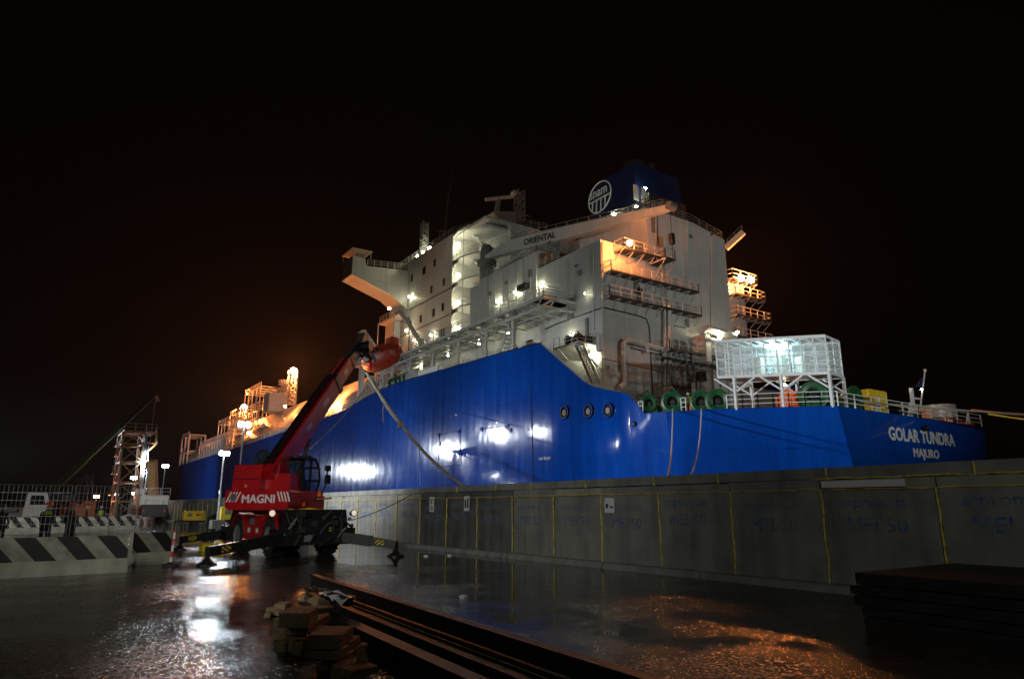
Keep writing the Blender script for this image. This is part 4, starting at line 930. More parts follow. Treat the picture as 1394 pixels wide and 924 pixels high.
for s_ in (0, 1):
    off = inn*(dp*s_+.05*(1-2*s_)); part(MB().prism([cz(A0+off, zb+.12), cz(B0+off, zb+.12), cz(B0+off, zt_-.12), cz(A0+off, zt_-.12)], inn*.02), 'cage_screen', M['acryl'], cfo)
for f_ in (.3, .5, .7): 
    p = A0.lerp(B0, f_)+inn*dp*.6; part(MB().cbox(cz(p, zb+.1)-Vector((.4, .4, 0)), cz(p, zb+1.6)+Vector((.4, .4, 0))), 'cabinet', M['cream'], cfo)
lp = A0.lerp(B0, .5)+inn*dp*.5
part(MB().box(cz(lp, zt_-.5)-Vector((.9, .6, 0)), cz(lp, zt_-.4)+Vector((.9, .6, 0))), 'cage_lamp', emis('bluish tube lamp', (.55, .95, 1), 30), cfo)
for k in (0, 1): p = pa.lerp(pb_, .28)+inn*(dp+1.5)+ex*k*1.5; part(MB().lathe(cz(p, 8.9), (0, 0, 1), [(0, .4), (2.2, .4), (2.3, .2)], 14), 'vent_column', M['whitec'], smooth=True)

# ------------------------------------------------------------------ ship lamps
LAMPN = 0
def lamp(p, m_='ls', r=.16, arm=True):
    m = MB(); m.ball(p, r, 6); o = part(m, 'deck_lamp', M[m_]); return o
for x, y_, Yv in ((622, 333, 86.5), (622, 375, 86.5), (622, 412, 86.5), (622, 447, 86.5)):
    c = P(x+2, y_, 1, Yv); lamp(c, 'ls', .34)
for x, y_, X in ((557, 404, AX-.5), (564, 463, AX-.5), (586, 456, AX-.5), (673, 349, 49), (677, 410, 44.6), (701, 398, 44.6), (736, 388, 45)):
    lamp(P(x, y_, 0, X), 'ls', .17)
lamp(P(796, 399.5, 0, 44.7), 'ls', .07)
for x, y_, Yv, r in ((737, 386, 60.5, .18), (530, 420, 101, .25), (553, 450, 102.5, .2), (775, 460, 55, .2), (803, 485, 51.5, .22), (878, 257, 54, .2), (866, 281, 53.5, .2), (836, 292, 54, .22), (980, 458, 47, .28), (868, 545, 47, .2), (1004, 452, 47, .15), (1068, 525, 33, .18), (1254, 530, 29, .07)):
    lamp(P(x, y_, 1, Yv), 'ls', r)
for x, y_ in ((568, 349), (576, 344), (585, 338)): lamp(P(x, y_, 0, AX+1.0), 'ls', .32)
for yv in (64.5, 71, 79, 87): lamp(Vector((43.4, yv, 21.5)), 'ls', .13)
lamp(Vector((46.7, 59, 21.5)), 'ls', .13)
for p, r in ((L1, .85), (L2, .75), (P(857, 331, 1, 47.4), .32), (P(1009, 379, 1, 51), .42), (P(1022, 381, 1, 51), .45)): lamp(p, 'lo2' if r > .5 else 'lo', r)
lamp(P(445, 541, 0, 41.2), 'lo', .6); lamp(Vector((42.5, 150, 23)), 'lo', .28); lamp(Vector((43, 182, 20)), 'lo', .5); lamp(P(497, 470, 0, 44), 'lo', .13); lamp(Vector((47, 215, 20.5)), 'lo', .5); lamp(Vector((49, 250, 21)), 'lo', .4)
#NEXT

# ================================================================== TELEHANDLER
TC = Vector((8.1, 27.4, 0)); F = Vector((.09, -1, 0)).normalized(); S = Vector((-1, -.09, 0)).normalized()
def TL(a, b, z): return TC+F*a+S*b+Vector((0, 0, z))
th_ = thing('telehandler', 'red rotating telehandler on black outriggers with its boom raised by the ship', 'telehandler', TC)
def obox(mb, fn, a0, a1, b0, b1, z0, z1, taper=0):
    vs = [fn(a, b, z) for z in (z0, z1) for a, b in ((a0, b0), (a1, b0), (a1, b1), (a0, b1))]
    if taper:
        c = sum(vs[4:], Vector())/4; vs[4:] = [v.lerp(Vector((c.x, c.y, v.z)), taper) for v in vs[4:]]
    mb.add(vs, [(0, 3, 2, 1), (4, 5, 6, 7), (0, 1, 5, 4), (1, 2, 6, 5), (2, 3, 7, 6), (3, 0, 4, 7)])
for a in (1.65, -1.65):
    for sg in (1, -1):
        c = TL(a, sg*.98, .66)
        m_ = MB(); m_.lathe(c, S*sg, [(-.25, .42), (-.25, .58), (-.18, .64), (.18, .64), (.25, .58), (.27, .40), (.1, .36)], 28)
        for k in range(22):
            an = 2*math.pi*k/22; r_ = F*math.cos(an)+Vector((0, 0, 1))*math.sin(an); an2 = an+.12; r2 = F*math.cos(an2)+Vector((0, 0, 1))*math.sin(an2)
            m_.bar(c+r_*.645+S*sg*(-.02), c+r2*.635+S*sg*.25, .07, .05, up=r_); m_.bar(c+r_*.645-S*sg*(-.02), c+r2*.635-S*sg*.25, .07, .05, up=r_)
        ty = m_.build('tyre', M['rubber'], th_); 
        MB().lathe(c, S*sg, [(.04, .001), (.05, .12), (.18, .13), (.18, .10), (.1, .34), (.24, .40), (.26, .40), (.2, .36)], 20).build('rim', M['grey'], ty, smooth=True)
m_ = MB(); obox(m_, TL, -2.5, 2.4, -.72, .72, .5, 1.25); obox(m_, TL, -1.8, 1.8, -.3, .3, .42, .6); m_.build('chassis', M['black'], th_)
for sg in (1, -1):
    m_ = MB()
    obox(m_, TL, -.92, .92, sg*.74, sg*1.22, .5, 1.42)
    for ac in (1.65, -1.65):
        prof = []
        for k in range(9):
            an = math.pi*k/8; prof.append(TL(ac+.84*math.cos(an), sg*.74, .70+.80*math.sin(an)))
        for k in range(8, -1, -1):
            an = math.pi*k/8; prof.append(TL(ac+.76*math.cos(an), sg*.74, .68+.74*math.sin(an)))
        m_.prism(prof, S*sg*.5)
    m_.build('fender', M['red'], th_)
for z_ in (1.08,): MB().prism([TL(-.3, 1.225, 1.1), TL(.12, 1.225, 1.1), TL(.12, 1.225, 1.3), TL(-.3, 1.225, 1.3)], S*.006).build('sticker', M['ropeo'] if False else M['bluel'], th_)
for a0 in (-.5, .35): MB().prism([TL(a0, 1.225, .78), TL(a0+.25, 1.225, .78), TL(a0+.25, 1.225, .95), TL(a0, 1.225, .95)], S*.006).build('sticker', M['paper'], th_)
# front and rear outrigger frames
for e_ in (1, -1):
    m_ = MB(); obox(m_, TL, e_*2.3, e_*3.0, -1.45, 1.45, .42, .98); obox(m_, TL, e_*2.2, e_*2.8, -1.25, 1.2, .98, 1.62, .07)
    obox(m_, TL, e_*2.7, e_*3.05, -.5, .5, .85, 1.3); m_.build('outrigger_frame', M['black'], th_)
m_ = MB()
for b_ in (-.85, -.55, .6, .9): m_.tube([TL(2.95, b_, 1.35), TL(3.1, b_*1.05, 1.1), TL(2.98, b_*1.1, .8)], .035, 6); m_.tube([TL(3.0, b_, .9), TL(2.8, b_*1.2, 1.5), TL(2.3, b_, 1.55)], .03, 6)
m_.build('hydraulic_hose', M['rubber'], th_)
for k in range(22):
    b1 = rnd.uniform(-1.3, 1.3); z1 = rnd.uniform(.5, 1.6); m_ = MB()
    if k % 3 == 0: m_.tube([TL(3.02, b1, z1), TL(3.12, b1+rnd.uniform(-.2, .2), z1+.1), TL(3.05, b1+rnd.uniform(-.5, .5), z1-.25)], rnd.uniform(.02, .04), 6)
    elif k % 3 == 1: obox(m_, TL, 2.8, 3.06+rnd.random()*.05, b1, b1+rnd.uniform(.1, .3), z1-.2, z1)
    else: m_.lathe(TL(3.0, b1, z1-.2), F, [(0, .07), (.07, .06), (.09, .03)], 10)
    m_.build('front_fitting', M['grey'] if k % 4 == 0 else M['dark'], th_)
for sg in (.58, -.52): MB().prism([TL(3.06, sg, .88), TL(3.06, sg+.12, .88), TL(3.06, sg+.12, 1.0), TL(3.06, sg, 1.0)], F*.01).build('hazard_sticker', M['yz'], th_)
m_ = MB(); m_.tube([TL(2.2, -.5, 1.55), TL(2.3, 0, 1.62), TL(2.2, .5, 1.55), TL(2.0, .8, 1.6)], .07, 7); m_.build('yellow_sling', M['yellow'], th_)
for sg in (1, -1):
    c = TL(2.9, 1.62 if sg > 0 else -1.42, 1.50); hb = MB(); hb.lathe(c, F, [(-.2, .1), (-.02, .13), (.02, .13)], 14); ho = hb.build('headlight', M['black'], th_)
    MB().lathe(c+F*.021, F, [(0, .105), (.02, .09), (.03, .02)], 14).build('headlight_lens', M['hl'], ho)
# outriggers
for (a, b_, foot) in ((2.62, 1.2, (4.55, 23.0)), (2.62, -1.2, (10.9, 23.35)), (-2.62, 1.2, (5.2, 31.7)), (-2.62, -1.2, (11.4, 31.4))):
    p0 = TL(a, b_*.6, .72); p1 = Vector((foot[0], foot[1], .40)); d = (p1-p0).normalized()
    m_ = MB(); m_.bar(p0, p0.lerp(p1, .62), .32, .36); m_.bar(p0.lerp(p1, .6), p1, .25, .28); ob = m_.build('outrigger_beam', M['black'], th_)
    fp = MB(); fp.bar(p1-Vector((0, 0, -.1)), Vector((foot[0], foot[1], .1)), .13); fp.lathe((foot[0], foot[1], 0), (0, 0, 1), [(.0, .30), (.05, .30), (.12, .16), (.2, .1)], 16); fp.build('foot_pad', M['black'], ob)
    n_ = d.cross(Vector((0, 0, 1))).normalized(); n_ = n_ if n_.y < 0 else -n_
    q0 = p1-d*.75+n_*.128; MB().prism([q0-Vector((0, 0, .08)), q0+d*.35-Vector((0, 0, .08)), q0+d*.35+Vector((0, 0, .1)), q0+Vector((0, 0, .1))], n_*.004).build('hazard_sticker', M['yz'], ob)
MB().cbox((5.75, 30.3, 0), (6.6, 30.8, .3)).build('support_block', M['yellow'], th_)
# turret
HA = R(47); H = Vector((math.sin(HA), math.cos(HA), 0)); RR = Vector((math.cos(HA), -math.sin(HA), 0))
def UL(t, r, z): return TC+H*t+RR*r+Vector((0, 0, z))
m_ = MB(); m_.lathe(TC+Vector((0, 0, 1.25)), (0, 0, 1), [(0, .75), (.1, .75), (.1, .65), (.38, .65)], 24); m_.build('slewing_ring', M['dark'], th_, smooth=True)
# counterweight, rounded
def rr_poly(t, r0, r1, z0, z1, c, n=5):
    pts = []
    for (cr, czz, a0) in ((r1-c, z0+c, -90), (r1-c*.5, z1-c*.5, 0), (r0+c*.5, z1-c*.5, 90), (r0+c, z0+c, 180)):
        cc = c if czz < (z0+z1)/2 else c*.5
        for k in range(n+1): an = R(a0+90*k/n); pts.append(UL(t, cr+cc*math.cos(an), czz+cc*math.sin(an)))
    return pts
m_ = MB(); m_.prism(rr_poly(-2.05, -1.28, 1.28, 1.60, 2.32, .22), H*.95); cw_ = m_.build('counterweight', M['red'], th_)
for v in cw_.data.vertices: pass
tx = text_mesh('lettering', 'MAGNI', .40, M['letter'], UL(-2.056, -.62, 1.86), RR, (0, 0, 1), cw_, .004, .028, 1.06)
for r0 in (-1.24, .80):
    for k in range(4):
        r_ = r0+k*.125; m_ = MB(); m_.prism([UL(-2.056, r_, 2.24), UL(-2.056, r_+.06, 2.24), UL(-2.056, r_+.28-.10+.0, 1.90), UL(-2.056, r_+.12, 1.90)] if r0 > 0 else [UL(-2.056, r_+.18, 2.24), UL(-2.056, r_+.24, 2.24), UL(-2.056, r_+.06, 1.88), UL(-2.056, r_, 1.88)], -H*.004); m_.build('white_stripe', M['letter'], cw_)
MB().lathe(UL(-2.058, -.93, 2.04), -H, [(0, .14), (.006, .14)], 18).build('round_sticker', M['steel'], cw_)
m_ = MB(); m_.prism([UL(-1.95, -1.12, 2.33), UL(-1.95, .02, 2.33), UL(-1.85, .02, 3.22), UL(-1.85, -1.12, 3.22)], H*1.3); hd = m_.build('engine_hood', M['red'], th_)
m_ = MB(); m_.box((0, 0, 0), (0, 0, 0)) if False else None
for k in range(5): MB().prism([UL(-1.951+.011*k*0, -1.0, 2.75+k*0), UL(-1.951, -1.0, 2.752), UL(-1.951, -.1, 2.752), UL(-1.951, -.1, 2.75)], -H*.004) if False else None
MB().prism([UL(-1.94, -1.08, 2.70), UL(-1.94, -.04, 2.70), UL(-1.94, -.04, 2.72), UL(-1.94, -1.08, 2.72)], -H*.01).build('hood_seam', M['black'], hd)
MB().prism([UL(-1.955, -.6, 2.42), UL(-1.955, -.48, 2.42), UL(-1.955, -.54, 2.53)], -H*.006).build('warning_triangle', M['yellow'], hd)
m_ = MB(); obox(m_, UL, -1.15, .9, -1.15, 1.12, 1.62, 2.12); obox(m_, UL, -1.6, -.9, -.2, 1.05, 2.1, 2.9, .08); obox(m_, UL, -1.1, .7, .3, 1.15, 1.62, 2.3); tf = m_.build('turret_frame', M['red'], th_)
m_ = MB()
for s_ in (-.19, .42): m_.prism([UL(-1.6, s_, 2.3), UL(-.2, s_, 2.3), UL(-.9, s_, 3.25), UL(-1.45, s_, 3.3)], RR*.07)
m_.build('boom_bracket', M['red'], th_)
# cab with curved roof
prof = [(-.85, 2.2), (.20, 2.2), (.45, 2.7), (.35, 3.2), (.05, 3.5), (-.5, 3.58), (-.88, 3.35)]
m_ = MB()
for s_ in (.42, 1.1):
    for (t0, z0), (t1, z1) in zip(prof, prof[1:]+prof[:1]): m_.bar(UL(t0, s_, z0), UL(t1, s_, z1), .065)
    m_.bar(UL(-.3, s_, 2.2), UL(-.3, s_, 3.54), .07)
for t0, z0 in prof: m_.bar(UL(t0, .42, z0), UL(t0, 1.1, z0), .09)
m_.prism([UL(.05, .42, 3.49), UL(.05, 1.1, 3.49), UL(-.5, 1.1, 3.57), UL(-.5, .42, 3.57)], Vector((0, 0, .04)))
cabo = m_.build('cab', M['black'], th_)
m_ = MB()
for s_ in (.42, 1.1): m_.prism([UL(t, s_, z) for t, z in prof], RR*.012)
m_.prism([UL(-.85, .45, 2.25), UL(-.85, 1.08, 2.25), UL(-.88, 1.08, 3.32), UL(-.88, .45, 3.32)], -H*.01); m_.build('cab_glass', M['glass'], cabo)
m_ = MB(); obox(m_, UL, -.6, -.15, .55, .95, 2.2, 2.6); obox(m_, UL, -.65, -.53, .55, .95, 2.5, 3.1); m_.build('operator_seat', M['dark'], cabo)
# boom
tip = P(493, 466, 1, 31.3)
b0 = UL(-1.35, .15, 2.95); bd = (tip-b0).normalized(); bl = (tip-b0).length
m_ = MB(); m_.bar(b0-bd*.35, b0+bd*bl*.60, .50, .78); bo = m_.build('boom_outer', M['red'], th_)
m_ = MB(); m_.bar(b0+bd*bl*.60, b0+bd*bl*.63, .58, .86); m_.build('boom_collar', M['black'], bo)
m_ = MB(); m_.bar(b0+bd*bl*.6, b0+bd*bl*.80, .40, .62); b2 = m_.build('boom_middle', M['red'], th_)
m_ = MB(); m_.bar(b0+bd*bl*.8, b0+bd*bl*.83, .46, .68); m_.bar(b0+bd*bl*.8, tip, .30, .48); b3 = m_.build('boom_inner', M['black'], th_)
bn = bd.cross(RR).normalized(); bn = bn if bn.z > 0 else -bn
m_ = MB()
for s_ in (-.12, .0, .12): m_.tube([b0+bn*.44+RR*s_, b0+bd*bl*.62+bn*.46+RR*s_], .035, 5)
m_.bar(b0+bn*.43+RR*-.2, b0+bd*bl*.6+bn*.43-RR*.2, .1, .08); m_.bar(b0+bd*bl*.6+bn*.36, b0+bd*bl*.95+bn*.32, .12, .08); m_.build('boom_hose_track', M['black'], th_)
m_ = MB(); m_.tube([UL(.25, .15, 2.1), b0+bd*bl*.34-bn*.42], .11, 8, r2=.08); m_.build('lift_cylinder', M['steel'], th_)
side = bd.cross(bn).normalized(); side = side if side.dot(Vector((.3, -1, 0))) > 0 else -side
for f_, l_ in ((.26, .5), (.44, .55), (.7, .4)):
    q = b0+bd*bl*f_+side*(.252 if f_ < .6 else .202); m_ = MB(); m_.prism([q-bn*.10, q+bd*l_-bn*.10, q+bd*l_+bn*.12, q+bn*.12], side*.006); m_.build('boom_decal', M['steel'], bo)
# boom head: short lattice jib with winch
m_ = MB(); h0 = tip; 
m_.bar(h0-bd*.2, h0+Vector((.1, .1, .35)), .35, .5); m_.bar(h0, h0+Vector((.25, -.35, -1.0)), .30, .22); m_.bar(h0+Vector((.2, 0, .1)), h0+Vector((.65, -.2, -.9)), .16, .16)
m_.lathe(h0+Vector((.1, -.3, -.25)), RR, [(-.25, .25), (.25, .25)], 14); m_.bar(h0+Vector((-.3, -.2, -.7)), h0+Vector((.7, 0, -.75)), .1, .14)
m_.build('boom_head', M['black'], th_)
m_ = MB(); m_.bar(h0+Vector((.3, -.3, -1.0)), h0+Vector((.4, -.3, -1.25)), .14); m_.lathe(h0+Vector((.35, -.3, -1.3)), RR, [(-.05, .14), (.05, .14)], 12); m_.build('lifting_hook', M['redw'], th_)
# hoses on the hood
for k in range(5):
    o_ = k*.09; m_ = MB(); pts = []
    for q in range(9):
        an = math.pi*q/8; pts.append(UL(-1.3+o_*.5, -.75+o_+.42*(1-math.cos(an))*.9, 3.2+(.62-.06*k)*math.sin(an)))
    m_.tube(pts, .035+.01*(k == 0), 6); m_.build('hydraulic_hose', M['rubber'], th_)
MB().ball(UL(-1.3, -.25, 3.32), (.3, .3, .2)).build('hose_cluster', M['dark'], th_)
# mirror on its arm
m_ = MB(); m_.tube([UL(1.2, 1.25, 2.05), P(428, 680, 1, 26.3), P(440, 668, 1, 26.3), P(444, 658, 1, 26.3), P(446, 640, 1, 26.3)], .035, 6); mo = m_.build('mirror_arm', M['black'], th_)
for x, y_, hh in ((446, 652, .34), (446.5, 637, .22)):
    c = P(x, y_, 1, 26.25); m_ = MB(); m_.cbox((c.x-.12, c.y-.05, c.z-hh/2), (c.x+.12, c.y+.05, c.z+hh/2), .03); m_.build('mirror', M['black'], mo)
c = P(435, 672, 1, 26.25); MB().lathe(c, (0, 0, 1), [(-.1, .08), (.1, .06)], 10).build('indicator_lamp', M['hio'], mo)
c = P(390, 677, 1, 26.4); MB().cbox(UL(-1.0, 1.21, 1.78)-Vector((.02, .02, .04)), UL(-1.0, 1.21, 1.86)+Vector((.12, .02, .02)), .01).build('side_lamp', M['hio'], th_)

# ================================================================== ROPES
def sagline(a, b_, sag, n=16):
    a = Vector(a); b_ = Vector(b_); return [a.lerp(b_, i/n)-Vector((0, 0, sag*4*(i/n)*(1-i/n))) for i in range(n+1)]
h = P(499, 507, 1, 30.6); kn = P(546, 577, 1, 28.0); en = P(636, 664, 0, 14.4)
rp = thing('mooring_rope', 'thick worn rope from the telehandler boom head down to the wall, doubled above its knot', 'rope', kn)
MB().tube(sagline(h, kn, .08, 10), .075, 7).build('rope_strand', M['rope'], rp)
MB().tube(sagline(h+Vector((.25, 0, -.15)), kn, .25, 10), .06, 7).build('rope_strand', M['rope'], rp)
MB().tube(sagline(kn, en, .25, 14)+[en+Vector((.6, -.4, -1.4))], .07, 7).build('rope_strand', M['rope'], rp)
m_ = MB()
for k in range(3): m_.ball(kn+Vector((rnd.uniform(-.06, .06), rnd.uniform(-.05, .05), .1-k*.1)), (.13, .12, .10))
m_.tube([kn, kn+Vector((.2, -.1, -.12))], .03); m_.build('rope_knot', M['rope'], rp, smooth=True)
q = P(521, 560, 1, 29); MB().tube([P(523, 543, 1, 29.2), q, P(522, 575, 1, 29)], .02, 5).build('rope_tail', M['rope'], rp)
def ropeobj(label, pts, r, m_, name='mooring_line'): return meta(MB().tube(pts, r, 6).build(name, M[m_], None, pts[0]), label, 'rope')
ropeobj('thin taut line from the ship side down behind the telehandler cab', sagline(P(500, 524, 0, 38.9), P(395, 632, 0, 15.2), .8), .07, 'steel')
p = edge(916, 0, -.05); ropeobj('pale mooring line hanging over the stern plating, the one nearer the white house', sagline(Vector((p.x, p.y, zat(917, 556, p))), P(904, 656, 0, 15.4), 1.2), .045, 'letter')
p = edge(955, 0, -.05); ropeobj('pale mooring line hanging over the stern plating, the one nearer the white cage', sagline(Vector((p.x, p.y, zat(956, 556, p))), P(930, 656, 0, 15.4), 1.2), .045, 'letter')
a = P(1170, 546, 1, 28.2); b_ = P(1332, 560, 1, 24.0)
ropeobj('pale brown stern line leading off past the transom rail', sagline(a, P(1420, 565, 1, 21.0), .1), .07, 'rope')
ropeobj('orange stern line running off to the edge of the photo', sagline(P(1322, 558, 1, 25), P(1440, 566, 1, 20.5), .1), .10, 'ropeo')
ropeobj('yellow stern line below the orange one', sagline(P(1345, 563, 1, 25), P(1440, 574, 1, 20.5), .1), .07, 'ropey')
ropeobj('thin black cable slung across the wall beside the telehandler', sagline(P(560, 673, 0, 13.9), P(476, 708, 0, 12.2), .12), .018, 'black', 'cable')

# ================================================================== PEOPLE
def person(loc, rz, label, top='navy', legs='navy', helmet=None, pose='stand', group=None, vest=None, s=1.0, flip=1):
    """one continuous skinned body; joints in metres for a 1.75 m figure, facing -Y"""
    J = {'pel': (0, 0, .93, .15), 'bel': (0, 0, 1.08, .145), 'che': (0, -.01, 1.30, .165), 'nk': (0, 0, 1.48, .065), 'hd0': (0, -.02, 1.56, .085), 'hd1': (0, -.03, 1.68, .095)}
    if pose == 'walk': lg1 = [(.10, -.02, .88, .105), (.12, -.16, .50, .072), (.12, -.20, .10, .05), (.12, -.33, .04, .045)]; lg2 = [(-.10, .02, .88, .105), (-.12, .06, .48, .072), (-.12, .30, .14, .05), (-.12, .22, .04, .045)]
    else: lg1 = [(.10, 0, .88, .105), (.13, -.01, .48, .072), (.14, .02, .10, .05), (.15, -.14, .04, .045)]; lg2 = [(-.10, 0, .88, .105), (-.13, .0, .48, .072), (-.14, .03, .10, .05), (-.16, -.12, .04, .045)]
    if pose == 'bend':
        for k, dy, dz in (('bel', -.08, -.02), ('che', -.26, -.1), ('nk', -.38, -.16), ('hd0', -.44, -.18), ('hd1', -.52, -.2)):
            x, y_, z, r_ = J[k]; J[k] = (x, y_+dy, z+dz, r_)
    cx, cy, czz, _ = J['che']
    if pose in ('work', 'bend'): a1 = [(.20, cy, czz+.09, .07), (.25, cy-.05, czz-.20, .05), (.14, cy-.30, czz-.18, .04), (.11, cy-.40, czz-.15, .04)]; a2 = [(-.20, cy, czz+.09, .07), (-.26, cy-.02, czz-.2, .05), (-.15, cy-.27, czz-.26, .04), (-.12, cy-.36, czz-.26, .04)]
    else: a1 = [(.20, cy, czz+.09, .07), (.26, cy+.02, czz-.20, .05), (.25, cy-.06, czz-.46, .038), (.24, cy-.09, czz-.56, .04)]; a2 = [(-.20, cy, czz+.09, .07), (-.26, cy+.02, czz-.2, .05), (-.24, cy-.08, czz-.44, .038), (-.23, cy-.12, czz-.53, .04)]
    vs = []; ed = []; rad = []
    def ad(p, par):
        vs.append(p[:3]); rad.append(p[3]); 
        if par is not None: ed.append((par, len(vs)-1))
        return len(vs)-1
    ip = ad(J['pel'], None); ib = ad(J['bel'], ip); ic = ad(J['che'], ib); ik = ad(J['nk'], ic); ih = ad(J['hd0'], ik); ad(J['hd1'], ih)
    for ch, root in ((lg1, ip), (lg2, ip), (a1, ic), (a2, ic)):
        pr = root
        for q in ch: pr = ad(q, pr)
    me = bpy.data.meshes.new('b'); me.from_pydata(vs, ed, []); o = bpy.data.objects.new('b', me); COL.objects.link(o)
    sk = o.modifiers.new('s', 'SKIN'); sk.use_smooth_shade = True
    for i, sv in enumerate(me.skin_vertices[0].data): sv.radius = (rad[i]*(1.25 if i in (1, 2) else 1), rad[i]); sv.use_root = (i == 0)
    sb = o.modifiers.new('d', 'SUBSURF'); sb.levels = 1; sb.render_levels = 1
    nm = bpy.data.meshes.new_from_object(o.evaluated_get(bpy.context.evaluated_depsgraph_get())); bpy.data.objects.remove(o)
    nm.materials.clear()
    for q in (legs, top, 'skin', 'black'): nm.materials.append(M[q])
    for f in nm.polygons:
        c = f.center
        dh = (c-Vector(J['hd0'][:3])).length
        if c.z > J['nk'][2]+.02 and dh < .3: f.material_index = 2
        elif min((c-Vector(a1[3][:3])).length, (c-Vector(a2[3][:3])).length) < .07: f.material_index = 2
        elif c.z < .12: f.material_index = 3
        elif c.z > .88 or abs(c.x) > .2: f.material_index = 1
        f.use_smooth = True
    o = bpy.data.objects.new('person', nm); COL.objects.link(o); o.location = loc; o.rotation_euler = (0, 0, rz); o.scale = (s, s, s)
    meta(o, label, 'person', group)
    hc = Vector(J['hd1'][:3])
    def ch(name, mb, mt):
        q = mb.build(name, M[mt], None, (0, 0, 0), smooth=True); q.parent = o; return q
    m = MB()
    if helmet:
        m.lathe(hc+Vector((0, 0, .0)), (0, 0, 1), [(0, .135), (.02, .125), (.08, .11), (.13, .07), (.15, .01)], 14); m.add([hc+Vector(v) for v in ((-.1, -.1, .0), (.1, -.1, .0), (.07, -.2, -.01), (-.07, -.2, -.01), (-.1, -.1, .02), (.1, -.1, .02))], [(0, 1, 2, 3), (4, 3, 2, 5)])
        ch('helmet', m, helmet)
    else: m.ball(hc+Vector((0, .02, .04)), (.1, .11, .1), 8); ch('hair', m, 'dark')
    f = MB(); f.ball(hc+Vector((0, -.105, -.05)), (.018, .03, .03)); ch('nose', f, 'skin')
    if vest:
        m = MB(); m.lathe(Vector((cx, cy-.0, czz-.28)), Vector((0, (J['nk'][1]-J['pel'][1]), .55)), [(0, .19), (.2, .2), (.36, .21), (.43, .15)], 16); q = ch('vest', m, vest)
    return o
person((.5, 32.2, 0), R(150), 'worker with orange helmet, yellow collar and dark blue overalls behind the mesh fence', 'navy', 'navy', 'hio', 'work', s=1.06)
person((1.28, 31.6, 0), R(215), 'worker with red helmet and black overalls beside the crane boom foot', 'black', 'black', 'redw', 'work', s=1.04)
w1 = [o for o in COL.objects if o.get('label', '').startswith('worker with orange helmet')][0]
cl_ = MB().lathe((0, -.01, 1.36), (0, 0, 1), [(0, .21), (.05, .20), (.11, .11), (.12, .09)], 16).build('collar', M['hi'], None, (0, 0, 0)); cl_.parent = w1
person((4.9, 70, 0), R(180), 'man in bright green hi-vis vest and white helmet walking beyond the fence', 'navy', 'navy', 'letter', 'walk', vest='hi')
person((3.95, 72, 0), R(90), 'dark clothed man in white helmet standing beyond the fence', 'black', 'black', 'letter', 'stand')
person((6.9, 76, 0), R(170), 'dark clothed man near the foot of the lattice tower', 'black', 'black', 'grey', 'stand')
person((-1.05, 37.5, 0), R(180), 'dark clothed worker behind the fence at the edge of the photo', 'black', 'navy', 'grey', 'stand')
def deckperson(x, y_, inset, label, **k):
    p = edge(x, 0, inset); z = 8.86; return person((p.x, p.y, z), R(-30), label, **k)
deckperson(938, 561, 1.6, 'crew member in bright yellow hi-vis jacket and white helmet on the stern deck', top='hi', legs='hio', helmet='letter', pose='work')
deckperson(956, 561, 2.4, 'crew member in orange overalls and white helmet beside the yellow jacket', top='hio', legs='hio', helmet='letter')
deckperson(968, 561, 2.4, 'crew member in orange overalls behind the winches next to the white cage', top='hio', legs='hio', helmet='letter', pose='work')
deckperson(1085, 561, 2.6, 'crew member in orange overalls working under the white cage', top='hio', legs='hio', helmet='letter', pose='bend')
p = P(702, 475, 0, 40.6); person((p.x, p.y, 16.1+.9), R(-40), 'dark clothed crewman standing at the rail under the boat deck', top='black', legs='black', helmet=None)
c = P(718, 467, 0, 40.4); t = thing('deck_crate', 'dark red crate with gear on the deck beside the crewman', 'crate', (c.x, c.y, 16.1)); m_ = MB(); m_.cbox((c.x, c.y-1.1, 16.1), (c.x+1, c.y+1.1, 18.2)); m_.build('crate_box', M['brown'], t); MB().ball((c.x+.3, c.y, 18.4), (.4, .5, .4)).build('gear_heap', M['dark'], t)

# ================================================================== QUAY OBJECTS
def barrier(p0, p1, label, period=1, z_h=.95, group=None, dark=False):
    p0 = Vector((*p0, 0)); p1 = Vector((*p1, 0)); L = (p1-p0).length; ang = math.atan2(p1.y-p0.y, p1.x-p0.x)
    s = z_h/.95; prof = [(.30, 0), (.30, .20), (.13, .36), (.09, .95), (-.09, .95), (-.13, .36), (-.30, .20), (-.30, 0)]
    m_ = MB(); vs = [(x, y_*s, z*s) for x in (0, L) for y_, z in prof]; n = 8
    idx = {2: 1, 4: 1, 3: 2}
    for i in range(n):
        m_.m = idx.get(i, 0); m_.add([vs[i], vs[(i+1) % n], vs[n+(i+1) % n], vs[n+i]], [(0, 1, 2, 3)])
    m_.m = 0; m_.add(vs[:8], [tuple(range(8))]); m_.add(vs[8:], [tuple(range(7, -1, -1))])
    o = m_.build('road_barrier', [M['concw'], M['zebra'] if period == 1 else M['zebra_s'], M['zebra2']], None, (0, 0, 0)); o.location = p0; o.rotation_euler = (0, 0, ang)
    return meta(o, label, 'barrier', group)
M['zebra_s'] = stripes('barrier stripes fine', (.55, .53, .42), (.015, .015, .015), .78, .8)
barrier((-1.75, 21.75), (2.3, 22.2), 'long striped concrete road barrier across the foreground beside the red and white post')
barrier((-5.85, 21.3), (-1.8, 21.74), 'striped concrete road barrier running out of the photo edge')
barrier((2.60, 24.3), (3.72, 24.75), 'short striped barrier set at an angle behind the long one', 1)
